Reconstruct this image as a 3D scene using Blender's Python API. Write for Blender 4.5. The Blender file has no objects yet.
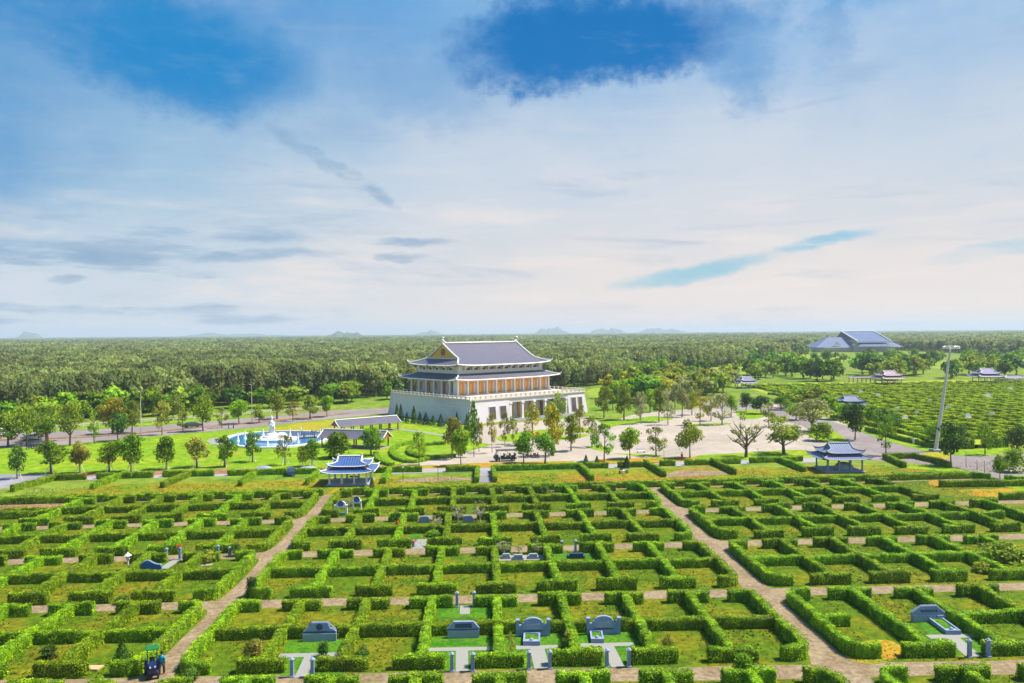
import bpy, math, random
import numpy as np
from mathutils import Matrix, Vector

random.seed(7)
rng = np.random.default_rng(7)
SC = bpy.context.scene
COL = SC.collection
R = math.radians

# ------------------------------------------------------------------ camera
F_PX, YAW, PITCH, ROLL, CAM_H = 796.0, .031, .0107, -.008, 25.0

def cam_axes():
    c, s = math.cos(YAW), math.sin(YAW)
    right = Vector((c, -s, 0)); fw = Vector((s, c, 0)); up = Vector((0, 0, 1))
    cp, sp = math.cos(PITCH), math.sin(PITCH)
    f2 = cp*fw - sp*up; u2 = sp*fw + cp*up
    cr, sr = math.cos(ROLL), math.sin(ROLL)
    return cr*right + sr*u2, -sr*right + cr*u2, f2

AX_R, AX_U, AX_F = cam_axes()
cam_data = bpy.data.cameras.new('camera')
cam = bpy.data.objects.new('camera', cam_data)
COL.objects.link(cam)
m = Matrix.Identity(4)
for i in range(3):
    m[i][0] = AX_R[i]; m[i][1] = AX_U[i]; m[i][2] = -AX_F[i]
m[2][3] = CAM_H
cam.matrix_world = m
cam_data.sensor_width = 36
cam_data.lens = F_PX*36/1024
cam_data.clip_start = 1
cam_data.clip_end = 60000
SC.camera = cam

def G(u, v, z=0.0):
    """ground point (height z) seen at pixel u, v of the 1024 x 683 picture"""
    d = AX_R*(u-512) - AX_U*(v-341.5) + AX_F*F_PX
    t = (z-CAM_H)/d.z
    return (d.x*t, d.y*t)

def pix(x, y, z):
    p = Vector((x, y, z-CAM_H)); d = p.dot(AX_F)
    return 512+F_PX*p.dot(AX_R)/d, 341.5-F_PX*p.dot(AX_U)/d

def depth(x, y):
    return max(1.0, x*AX_F.x + y*AX_F.y)

# ------------------------------------------------------------------ light, sky
SUN_EL, SUN_AZ = R(58), R(82)          # azimuth clockwise from +Y
sun_l = bpy.data.lights.new('sun', 'SUN')
sun_l.energy = 4.0
sun_l.angle = R(5)
sun_l.color = (1, .93, .82)
sun = bpy.data.objects.new('sun', sun_l)
COL.objects.link(sun)
sd = Vector((math.sin(SUN_AZ)*math.cos(SUN_EL), math.cos(SUN_AZ)*math.cos(SUN_EL), math.sin(SUN_EL)))
sun.rotation_euler = (-sd).to_track_quat('-Z', 'Y').to_euler()

vs = SC.view_settings
SC.display_settings.display_device = 'sRGB'
vs.view_transform = 'Standard'
vs.look = 'None'
vs.gamma = 1
vs.use_curve_mapping = False
vs.exposure = 1.15
CY = SC.cycles
CY.max_bounces = 5
CY.diffuse_bounces = 3
CY.transmission_bounces = 3
CY.transparent_max_bounces = 4
CY.volume_bounces = 0
CY.use_denoising = True
CY.use_adaptive_sampling = True

class NT:
    """small node-building helper"""
    def __init__(self, tree):
        self.t = tree
    def n(self, kind, **kw):
        nd = self.t.nodes.new(kind)
        for k, v in kw.items():
            if k == 'inp':
                for a, b in v.items():
                    s = nd.inputs[a]
                    if isinstance(b, bpy.types.NodeSocket): self.t.links.new(b, s)
                    else: s.default_value = b
            else: setattr(nd, k, v)
        return nd
    def math(self, op, a, b=None, c=None, clamp=False):
        nd = self.t.nodes.new('ShaderNodeMath'); nd.operation = op; nd.use_clamp = clamp
        for i, x in enumerate((a, b, c)):
            if x is None: continue
            if isinstance(x, bpy.types.NodeSocket): self.t.links.new(x, nd.inputs[i])
            else: nd.inputs[i].default_value = x
        return nd.outputs[0]
    def smooth(self, x, lo, hi, a=0.0, b=1.0):
        nd = self.t.nodes.new('ShaderNodeMapRange'); nd.interpolation_type = 'SMOOTHSTEP'
        self.t.links.new(x, nd.inputs[0])
        nd.inputs[1].default_value = lo; nd.inputs[2].default_value = hi
        nd.inputs[3].default_value = a; nd.inputs[4].default_value = b
        return nd.outputs[0]
    def mix(self, f, a, b, mode='MIX'):
        nd = self.t.nodes.new('ShaderNodeMix'); nd.data_type = 'RGBA'; nd.blend_type = mode
        for i, x in ((0, f), (6, a), (7, b)):
            if isinstance(x, bpy.types.NodeSocket): self.t.links.new(x, nd.inputs[i])
            elif i == 0: nd.inputs[0].default_value = x
            else: nd.inputs[i].default_value = (*x, 1)
        return nd.outputs[2]

def build_world():
    w = bpy.data.worlds.new('World'); SC.world = w; w.use_nodes = True
    t = w.node_tree; t.nodes.clear(); N = NT(t)
    out = N.n('ShaderNodeOutputWorld'); bg = N.n('ShaderNodeBackground')
    bg.inputs[1].default_value = .1
    t.links.new(bg.outputs[0], out.inputs[0])
    sky = N.n('ShaderNodeTexSky', sky_type='NISHITA', sun_disc=False, sun_elevation=SUN_EL,
              sun_rotation=SUN_AZ, altitude=50, air_density=1.0, dust_density=.6, ozone_density=2.2)
    tc = N.n('ShaderNodeTexCoord')
    sep = N.n('ShaderNodeSeparateXYZ', inp={0: tc.outputs['Generated']})
    x, y, z = sep.outputs
    az = N.math('ARCTAN2', x, y)
    el = N.math('ARCSINE', z)
    # position on the sky in degrees-like units, then a wind-stretched noise that ruffles it
    pos = N.n('ShaderNodeCombineXYZ', inp={0: az, 1: el, 2: 0.0}).outputs[0]
    def noise(sx, sy, scale, detail=6, rough=.55, off=0.0):
        mp = N.n('ShaderNodeMapping', inp={'Vector': pos, 'Scale': (sx, sy, 1), 'Location': (off, off*.7, 0)})
        return N.n('ShaderNodeTexNoise', inp={'Vector': mp.outputs[0], 'Scale': scale, 'Detail': detail, 'Roughness': rough})
    n1 = noise(1, 1.6, 9, 7, .6); n2 = noise(1, 6, 5, 6, .6, 3.1); n3 = noise(1, 2.2, 3.2, 5, .55, 7.7)
    n4 = noise(1, 1.4, 30, 5, .6, 1.3)
    def P(u, v):
        return (u-512)/F_PX+YAW, (333-v)/F_PX
    w1 = N.math('SUBTRACT', n1.outputs[0], .5); w4 = N.math('SUBTRACT', n4.outputs[0], .5); w2 = N.math('SUBTRACT', n2.outputs[0], .5)
    n5 = noise(1, 1.2, 6, 4, .6, 11.3); n6 = noise(1, 1.2, 17, 9, .72, 17.9); n7 = noise(1, 1.2, 17, 9, .72, 23.1)
    c5 = N.n('ShaderNodeSeparateColor', inp={0: n5.outputs[1]}).outputs
    az1 = N.math('ADD', N.math('MULTIPLY_ADD', N.math('SUBTRACT', c5[0], .5), .12, az), N.math('MULTIPLY', N.math('SUBTRACT', n6.outputs[0], .5), .10))
    el1 = N.math('ADD', N.math('MULTIPLY_ADD', N.math('SUBTRACT', c5[1], .5), .06, el), N.math('MULTIPLY', N.math('SUBTRACT', n7.outputs[0], .5), .085))
    az2 = N.math('ADD', N.math('MULTIPLY_ADD', N.math('SUBTRACT', c5[0], .5), .10, az), N.math('MULTIPLY', N.math('SUBTRACT', n6.outputs[0], .5), .06))
    el2 = N.math('ADD', N.math('MULTIPLY_ADD', N.math('SUBTRACT', c5[1], .5), .024, el), N.math('MULTIPLY', N.math('SUBTRACT', n7.outputs[0], .5), .016))
    def blob(u, v, ru, rv, soft, ang=0.0, ruff=.5, fine=.25, power=2.0, warp=None):
        warp = warp or (1 if rv > 15 else 2)
        cx, cy = P(u, v); ca, sa = math.cos(R(ang)), math.sin(R(ang))
        A, B_ = (az1, el1) if warp == 1 else (az2, el2)
        dx = N.math('SUBTRACT', A, cx); dy = N.math('SUBTRACT', B_, cy)
        px = N.math('ADD', N.math('MULTIPLY', dx, ca*F_PX/ru), N.math('MULTIPLY', dy, sa*F_PX/ru))
        py = N.math('ADD', N.math('MULTIPLY', dx, -sa*F_PX/rv), N.math('MULTIPLY', dy, ca*F_PX/rv))
        d = N.math('ADD', N.math('POWER', N.math('ABSOLUTE', px), power), N.math('POWER', N.math('ABSOLUTE', py), power))
        d = N.math('ADD', d, N.math('MULTIPLY', w1, ruff*4)); d = N.math('ADD', d, N.math('MULTIPLY', w4, fine*4))
        return N.smooth(d, 1-soft, 1+soft, 1, 0)
    K = 10.0/(2**vs.exposure)
    def c(r, g, b):      # display colour -> radiance that shows as it
        f = lambda q: ((q/255+.055)/1.055)**2.4 if q > 10 else q/255/12.92
        return (f(r)*K, f(g)*K, f(b)*K)
    # veil of high cloud: lavender blue above, pale grey-blue low on the left, cream low on the right
    h = N.smooth(N.math('ADD', el, N.math('MULTIPLY', w1, .10)), .02, .40)
    rt = N.smooth(N.math('ADD', az, N.math('MULTIPLY', w2, .25)), -.55, .25)
    low = N.mix(rt, c(208, 220, 230), c(240, 229, 222))
    mid = N.mix(rt, c(156, 194, 222), c(203, 215, 228))
    high = N.mix(rt, c(40, 138, 206), c(126, 180, 228))
    h1 = N.smooth(N.math('ADD', el, N.math('MULTIPLY', w1, .09)), .03, .20)
    h2 = N.smooth(N.math('ADD', el, N.math('MULTIPLY', w1, .12)), .17, .42)
    veil = N.mix(h2, N.mix(h1, low, mid), high)
    # brighter and greyer parts of the veil
    veil = N.mix(N.math('MULTIPLY', N.smooth(n3.outputs[0], .45, .70), .32), veil, c(226, 226, 232))
    stre = N.math('MULTIPLY', N.smooth(n2.outputs[0], .50, .66), N.smooth(el, .24, .06))
    veil = N.mix(N.math('MULTIPLY', stre, .45), veil, c(250, 236, 226))
    gre = N.math('MULTIPLY', N.smooth(n2.outputs[0], .47, .36), N.math('MULTIPLY', N.smooth(el, .20, .08), N.smooth(az, .05, -.35)))
    veil = N.mix(N.math('MULTIPLY', gre, .65), veil, c(140, 172, 202))
    mp = N.n('ShaderNodeMapping', inp={'Vector': pos, 'Rotation': (0, 0, R(-9)), 'Scale': (1, 9, 1), 'Location': (4, 2, 0)})
    ns = N.n('ShaderNodeTexNoise', inp={'Vector': mp.outputs[0], 'Scale': 3.2, 'Detail': 7, 'Roughness': .62, 'Distortion': .6})
    veil = N.mix(N.math('MULTIPLY', N.smooth(ns.outputs[0], .5, .75), N.smooth(el, .34, .12, 0, .40)), veil, c(240, 232, 228))
    veil = N.mix(N.math('MULTIPLY', N.smooth(ns.outputs[0], .46, .30), .35), veil, c(150, 178, 212))
    # clear sky: the physical sky, deep blue, in the gaps of the veil
    hs = N.n('ShaderNodeHueSaturation', inp={'Saturation': 1.5, 'Value': 1.0, 'Color': sky.outputs[0]})
    clear = N.mix(.93, hs.outputs[0], c(0, 112, 184))
    clear3 = N.mix(.93, hs.outputs[0], c(0, 132, 198))
    clear2 = N.mix(.8, hs.outputs[0], c(96, 172, 200))
    g1 = blob(594, 57, 134, 42, .78, 3, .18, .12, 2.8)
    g2 = N.math('MULTIPLY', blob(190, 84, 112, 42, 1.0, -8, .30, .06), .95)
    g3 = N.math('MULTIPLY', blob(-40, 165, 150, 90, 1.2, 0, .55, .10), .62)
    g3b = N.math('MULTIPLY', blob(20, 30, 170, 70, 1.2, 0, .55, .10), .40)
    g4 = N.math('MULTIPLY', blob(745, 72, 36, 46, .95, 10, .75, .30), .55)
    g5 = N.math('MULTIPLY', blob(815, 35, 18, 52, 1.0, 0, .6, .35), .36)
    g6 = N.math('MULTIPLY', blob(330, 165, 58, 5, 1.0, -28, .25, .10), .5)
    g7 = N.math('MULTIPLY', blob(430, 105, 70, 26, 1.2, -10, .6, .35), .28); g8 = N.math('MULTIPLY', blob(860, 8, 90, 26, 1.2, 0, .6, .35), .45)
    g = N.math('MAXIMUM', g7, N.math('MAXIMUM', g2, g8))
    fil = noise(1, 3.2, 11, 9, .7, 29.7)
    for q in (g3, g3b, g4, g5): g = N.math('MAXIMUM', g, q)
    g = N.math('MULTIPLY', g, N.smooth(fil.outputs[0], .72, .48, .72, 1.0))
    col = N.mix(g, veil, clear3)
    col = N.mix(N.math('MULTIPLY', g1, N.smooth(fil.outputs[0], .74, .50, .80, 1.0)), col, clear)
    t1 = blob(690, 273, 72, 8, .9, 9, .22, .10); t2 = blob(808, 251, 36, 5, .9, 8, .22, .10)
    t3 = N.math('MULTIPLY', blob(975, 261, 75, 6, .8, 9, .22, .1), .6)
    tt = N.math('MAXIMUM', N.math('MAXIMUM', t1, t2), t3)
    fl3 = noise(1, 5, 8, 8, .68, 51.3)
    col = N.mix(N.math('MULTIPLY', N.math('MULTIPLY', tt, .8), N.smooth(fl3.outputs[0], .34, .56, .3, 1.0)), col, clear2)
    # grey-blue wisps
    wsp = g6
    for a in ((362, 186, 40, 6, .6, -30, .25, .12), (265, 256, 68, 5, .6, 3, .15, .08), (408, 257, 32, 4, .6, 2, .15, .08),
              (60, 309, 70, 3, .6, 0, .12, .05), (200, 273, 36, 3.5, .6, -3, .12, .05), (270, 239, 48, 5, .7, 0, .2, .05),
              (415, 242, 38, 4, .9, 0, .2, .05), (110, 262, 90, 7, .8, -5, .2, .08), (100, 285, 14, 4, .6, 0, .2, .05)):
        a = list(a); a[4] = 1.0
        wsp = N.math('MAXIMUM', wsp, N.math('MULTIPLY', blob(*a), .55))
    fl2 = noise(1, 5, 9, 8, .68, 41.3)
    wsp = N.math('MULTIPLY', wsp, N.smooth(fl2.outputs[0], .36, .60, .15, 1.15))
    col = N.mix(wsp, col, c(126, 166, 200))
    # below the horizon: dull ground light only
    col = N.mix(N.smooth(el, -.02, -.004), c(90, 100, 70), col)
    t.links.new(col, bg.inputs[0])
build_world()

# ------------------------------------------------------------------ materials
def new_mat(name):
    mt = bpy.data.materials.new(name); mt.use_nodes = True
    t = mt.node_tree; t.nodes.clear()
    return mt, t, NT(t)

def mat(name, base, rough=.7, var=.12, scale=1.5, metal=0.0, second=None, second_scale=.3, bump=0.0, spec=.3):
    """plain surface with a little worn variation"""
    mt, t, N = new_mat(name)
    out = N.n('ShaderNodeOutputMaterial')
    tc = N.n('ShaderNodeTexCoord')
    ns = N.n('ShaderNodeTexNoise', inp={'Vector': tc.outputs['Object'], 'Scale': scale, 'Detail': 5, 'Roughness': .6})
    lo = tuple(c*(1-var) for c in base); hi = tuple(min(1, c*(1+var)) for c in base)
    col = N.mix(ns.outputs[0], lo, hi)
    if second:
        n2 = N.n('ShaderNodeTexNoise', inp={'Vector': tc.outputs['Object'], 'Scale': second_scale, 'Detail': 6, 'Roughness': .65})
        col = N.mix(N.smooth(n2.outputs[0], .48, .66), col, second)
    b = N.n('ShaderNodeBsdfPrincipled', inp={'Base Color': col, 'Roughness': rough, 'Metallic': metal, 'Specular IOR Level': spec})
    if bump:
        bp = N.n('ShaderNodeBump', inp={'Strength': bump, 'Distance': .05, 'Height': ns.outputs[0]})
        t.links.new(bp.outputs[0], b.inputs['Normal'])
    t.links.new(b.outputs[0], out.inputs[0])
    return mt

def leaf_mat(name, base, tip=None, var=.35, transl=.25, objvar=.25, scale=.9, dry=None):
    mt, t, N = new_mat(name)
    out = N.n('ShaderNodeOutputMaterial')
    geo = N.n('ShaderNodeNewGeometry'); oi = N.n('ShaderNodeObjectInfo')
    ns = N.n('ShaderNodeTexNoise', inp={'Vector': geo.outputs['Position'], 'Scale': scale, 'Detail': 3})
    col = N.mix(N.smooth(ns.outputs[0], .38, .62), tuple(c*(1-var) for c in base), tip or tuple(c*(1+var) for c in base))
    if dry:
        nd_ = N.n('ShaderNodeTexNoise', inp={'Vector': geo.outputs['Position'], 'Scale': .33, 'Detail': 6, 'Roughness': .7})
        col = N.mix(N.smooth(nd_.outputs[0], .56, .70, 0, .75), col, dry)
    rnd = N.math('MULTIPLY_ADD', geo.outputs['Random Per Island'], .7, .65)
    rn2 = N.math('MULTIPLY_ADD', oi.outputs['Random'], objvar*2, 1-objvar)
    k = N.math('MULTIPLY', rnd, rn2)
    hsv = N.n('ShaderNodeHueSaturation', inp={'Color': col, 'Value': k,
              'Hue': N.math('MULTIPLY_ADD', oi.outputs['Random'], .05*objvar*2, .5-.05*objvar)})
    d = N.n('ShaderNodeBsdfPrincipled', inp={'Base Color': hsv.outputs[0], 'Roughness': .6, 'Specular IOR Level': .15})
    tr = N.n('ShaderNodeBsdfTranslucent', inp={'Color': hsv.outputs[0]})
    mx = N.n('ShaderNodeMixShader', inp={0: transl, 1: d.outputs[0], 2: tr.outputs[0]})
    t.links.new(mx.outputs[0], out.inputs[0])
    return mt

def ground_mat(name, cols, scale, detail_scale=2.5, dvar=.3, rough=.95, th=((.42, .52), (.54, .64)), bump=.4):
    """patchy ground: up to three colours in soft-edged patches, finer mottling on top"""
    mt, t, N = new_mat(name)
    out = N.n('ShaderNodeOutputMaterial'); geo = N.n('ShaderNodeNewGeometry')
    n1 = N.n('ShaderNodeTexNoise', inp={'Vector': geo.outputs['Position'], 'Scale': scale, 'Detail': 6, 'Roughness': .62})
    mp = N.n('ShaderNodeMapping', inp={'Vector': geo.outputs['Position'], 'Location': (31, 17, 5)})
    n1b = N.n('ShaderNodeTexNoise', inp={'Vector': mp.outputs[0], 'Scale': scale*.8, 'Detail': 6, 'Roughness': .62})
    n2 = N.n('ShaderNodeTexNoise', inp={'Vector': geo.outputs['Position'], 'Scale': detail_scale, 'Detail': 6, 'Roughness': .7})
    col = cols[0]
    if len(cols) > 1: col = N.mix(N.smooth(n1.outputs[0], *th[0]), cols[0], cols[1])
    if len(cols) > 2: col = N.mix(N.smooth(n1b.outputs[0], *th[1]), col, cols[2])
    if isinstance(col, tuple): col = N.mix(0.0, col, col)
    v = N.math('MULTIPLY_ADD', N.smooth(n2.outputs[0], .3, .7), 2*dvar, 1-dvar)
    hsv = N.n('ShaderNodeHueSaturation', inp={'Color': col, 'Value': v})
    b = N.n('ShaderNodeBsdfPrincipled', inp={'Base Color': hsv.outputs[0], 'Roughness': rough, 'Specular IOR Level': .1})
    bp = N.n('ShaderNodeBump', inp={'Strength': bump, 'Distance': .12, 'Height': n2.outputs[0]})
    t.links.new(bp.outputs[0], b.inputs['Normal'])
    t.links.new(b.outputs[0], out.inputs[0])
    return mt

def tile_mat(name, base, var=.18):
    """roof tiles: courses and rolls from the UV map, in metres"""
    mt, t, N = new_mat(name)
    out = N.n('ShaderNodeOutputMaterial'); uv = N.n('ShaderNodeUVMap')
    sep = N.n('ShaderNodeSeparateXYZ', inp={0: uv.outputs[0]})
    roll = N.math('ABSOLUTE', N.math('SINE', N.math('MULTIPLY', sep.outputs[0], math.pi/.42)))
    row = N.math('FRACT', N.math('MULTIPLY', sep.outputs[1], 1/.38))
    ht = N.math('MULTIPLY_ADD', row, -.3, roll)
    tc = N.n('ShaderNodeTexCoord')
    ns = N.n('ShaderNodeTexNoise', inp={'Vector': tc.outputs['Object'], 'Scale': .9, 'Detail': 7, 'Roughness': .7})
    col = N.mix(ns.outputs[0], tuple(c*(1-var*1.6) for c in base), tuple(c*(1+var*1.6) for c in base))
    b = N.n('ShaderNodeBsdfPrincipled', inp={'Base Color': col, 'Roughness': .45, 'Specular IOR Level': .4})
    bp = N.n('ShaderNodeBump', inp={'Strength': .7, 'Distance': .08, 'Height': ht})
    t.links.new(bp.outputs[0], b.inputs['Normal'])
    t.links.new(b.outputs[0], out.inputs[0])
    return mt

M = {}
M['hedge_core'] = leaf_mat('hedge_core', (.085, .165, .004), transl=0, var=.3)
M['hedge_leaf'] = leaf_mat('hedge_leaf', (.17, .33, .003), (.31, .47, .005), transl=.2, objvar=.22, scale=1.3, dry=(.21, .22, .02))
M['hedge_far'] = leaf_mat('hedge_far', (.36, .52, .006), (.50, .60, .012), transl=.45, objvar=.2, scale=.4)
M['plot'] = ground_mat('plot_grass', ((.068, .122, .003), (.130, .138, .005), (.19, .115, .010)), .16, 1.4, .42, th=((.44, .58), (.61, .76)))
M['ground'] = ground_mat('open_grass', ((.10, .18, .012), (.15, .21, .02), (.17, .17, .03)), .03, .35, .35)
M['lawn'] = ground_mat('lawn', ((.14, .25, .005), (.19, .275, .008), (.25, .24, .015)), .09, .6, .36, th=((.45, .6), (.58, .7)))
M['turf'] = ground_mat('turf', ((.035, .135, .006), (.065, .165, .008)), .6, 3, .4)
M['lime'] = ground_mat('lime_field', ((.16, .26, .012), (.20, .27, .02), (.22, .21, .04)), .05, .5, .25)
M['path'] = ground_mat('beaten_path', ((.25, .188, .118), (.20, .146, .085), (.145, .125, .045)), .35, 2.2, .32, th=((.42, .6), (.58, .72)))
M['soil'] = ground_mat('bare_soil', ((.22, .11, .06), (.30, .16, .08), (.14, .12, .03)), .3, 2, .3)
M['asphalt'] = ground_mat('road', ((.24, .205, .195), (.20, .17, .165)), .06, .8, .12, bump=.1)
M['asphalt_dark'] = ground_mat('old_road', ((.25, .24, .26), (.20, .195, .21)), .1, 1, .12, bump=.1)
M['plaza'] = ground_mat('plaza', ((.375, .318, .265), (.335, .285, .235), (.295, .255, .21)), .05, .7, .12, bump=.05)
M['flower'] = ground_mat('flower_strip', ((.36, .16, .015), (.32, .21, .015), (.17, .18, .015)), .4, 2.5, .35)
M['goldflower'] = ground_mat('gold_flowers', ((.30, .23, .012), (.28, .25, .015), (.18, .23, .015)), .25, 1.5, .3)
M['concrete'] = mat('concrete', (.27, .265, .275), .85, .12, 1.5)
M['stone'] = mat('grey_stone', (.20, .26, .42), .5, .22, 2.2, second=(.26, .32, .47), second_scale=1.4)
M['stone_dark'] = mat('dark_stone', (.04, .065, .13), .4, .2, 2.5)
M['stone_light'] = mat('light_stone', (.27, .31, .40), .6, .12, 2)
M['blue_paint'] = mat('blue_wall', (.035, .12, .36), .5, .2, 1.2)
M['paving'] = mat('pale_paving', (.25, .245, .22), .8, .12, 2.0)
M['white'] = mat('white_render', (.72, .69, .67), .6, .06, .5)
M['wall'] = mat('podium_white', (.64, .595, .635), .7, .08, .25, second=(.55, .51, .545), second_scale=.12)
M['cream'] = mat('cream_trim', (.62, .55, .48), .6, .06, .6)
M['orange'] = mat('orange_wood', (.60, .29, .105), .5, .25, 1.4)
M['gold'] = mat('gold_panel', (.74, .40, .05), .45, .35, 1.6)
M['brown'] = mat('brown_door', (.20, .12, .07), .5, .3, 1.0)
M['glass_dark'] = mat('dark_window', (.09, .08, .10), .15, .2, .6, spec=.6)
M['red_wood'] = mat('red_wood', (.36, .09, .04), .5, .2, 1.0)
M['tile_slate'] = tile_mat('slate_tiles', (.105, .10, .14))
M['tile_blue'] = tile_mat('blue_tiles', (.038, .092, .26))
M['tile_grey'] = tile_mat('grey_blue_tiles', (.145, .17, .27))
M['tile_violet'] = tile_mat('violet_tiles', (.17, .14, .30))
M['tile_purple'] = tile_mat('purple_tiles', (.30, .20, .27))
M['tile_far'] = tile_mat('far_blue_tiles', (.10, .13, .25))
M['water'] = mat('pool_water', (.012, .15, .34), .12, .25, .5, spec=.5)
M['water_white'] = mat('white_water', (.85, .88, .9), .4, .05, 1)
M['bark'] = mat('bark', (.15, .105, .075), .9, .3, 3)
M['bark_pale'] = mat('pale_bark', (.40, .34, .30), .85, .2, 3)
M['bark_grey'] = mat('grey_bark', (.27, .24, .21), .85, .2, 3)
M['mast'] = mat('mast_steel', (.62, .57, .50), .5, .1, .6)
M['black'] = mat('black_metal', (.03, .03, .035), .5, .2, 2)
M['rubber'] = mat('tyre', (.02, .02, .022), .8, .2, 3)
M['navy'] = mat('navy_paint', (.008, .018, .085), .35, .25, 2, spec=.5)
M['teal'] = mat('teal_cloth', (.01, .30, .42), .8, .2, 3)
M['canopy_green'] = mat('green_canopy', (.01, .14, .03), .5, .2, 2)
M['silver'] = mat('silver_paint', (.50, .52, .55), .3, .05, 1, metal=.3)
M['dark_green_paint'] = mat('dark_green_paint', (.03, .07, .06), .35, .2, 1)
M['blue_car'] = mat('blue_paint', (.03, .09, .25), .3, .1, 1)
M['skin'] = mat('skin', (.36, .20, .13), .6, .05, 3)
M['hair'] = mat('hair', (.015, .012, .01), .6, .1, 4)
M['cloth_dark'] = mat('dark_cloth', (.05, .05, .07), .85, .2, 4)
M['cloth_red'] = mat('red_cloth', (.42, .05, .07), .85, .2, 4)
M['cloth_white'] = mat('white_cloth', (.70, .68, .66), .85, .1, 4)
M['lamp_glass'] = mat('lamp_glass', (.75, .74, .70), .2, .05, 2)
M['red_flower'] = leaf_mat('red_petals', (.50, .045, .03), transl=.2)
M['orange_slab'] = mat('orange_slab', (.60, .33, .17), .8, .15, 1.5)
LEAF = {
    'green': leaf_mat('leaf_green', (.135, .29, .010), (.22, .39, .014), scale=.35, transl=.45),
    'bright': leaf_mat('leaf_bright', (.22, .40, .012), (.33, .50, .016), scale=.35, transl=.45),
    'olive': leaf_mat('leaf_olive', (.23, .32, .022), (.35, .42, .03), scale=.35, transl=.45),
    'yellow': leaf_mat('leaf_yellow', (.40, .42, .018), (.52, .46, .02), scale=.35, transl=.45),
    'dark': leaf_mat('leaf_dark', (.065, .155, .016), (.11, .22, .02), scale=.35, transl=.3),
    'brown': leaf_mat('leaf_brown', (.33, .34, .05), (.44, .41, .06), scale=.35, transl=.45),
    'pale': leaf_mat('leaf_pale', (.34, .38, .12), (.45, .46, .16), scale=.35, transl=.45),
    'blue': leaf_mat('leaf_blue_green', (.045, .11, .075), (.075, .15, .09), scale=.35),
    'forest': leaf_mat('leaf_forest', (.25, .31, .085), (.33, .385, .10), scale=.03, objvar=.3, transl=.5),
    'forest_far': leaf_mat('leaf_forest_far', (.10, .17, .06), (.14, .21, .07), scale=.01, objvar=.3),
    'red': leaf_mat('leaf_red', (.60, .16, .08), (.65, .2, .08), scale=.35),
}

# ------------------------------------------------------------------ object helpers
def setp(o, label=None, cat=None, group=None, kind=None):
    if label: o['label'] = label
    if cat: o['category'] = cat
    if group: o['group'] = group
    if kind: o['kind'] = kind
    return o

def link(name, me, parent=None, loc=None):
    o = bpy.data.objects.new(name, me); COL.objects.link(o)
    if parent: o.parent = parent
    if loc: o.location = loc
    return o

def thing(name, label, cat, loc=(0, 0, 0), rz=0.0, group=None):
    o = bpy.data.objects.new(name, None); COL.objects.link(o)
    o.empty_display_size = .3
    o.location = loc; o.rotation_euler = (0, 0, rz)
    return setp(o, label, cat, group)

def copy_tree(o, parent=None):
    c = o.copy(); COL.objects.link(c); c.parent = parent
    for ch in list(o.children): copy_tree(ch, c)
    return c

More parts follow.
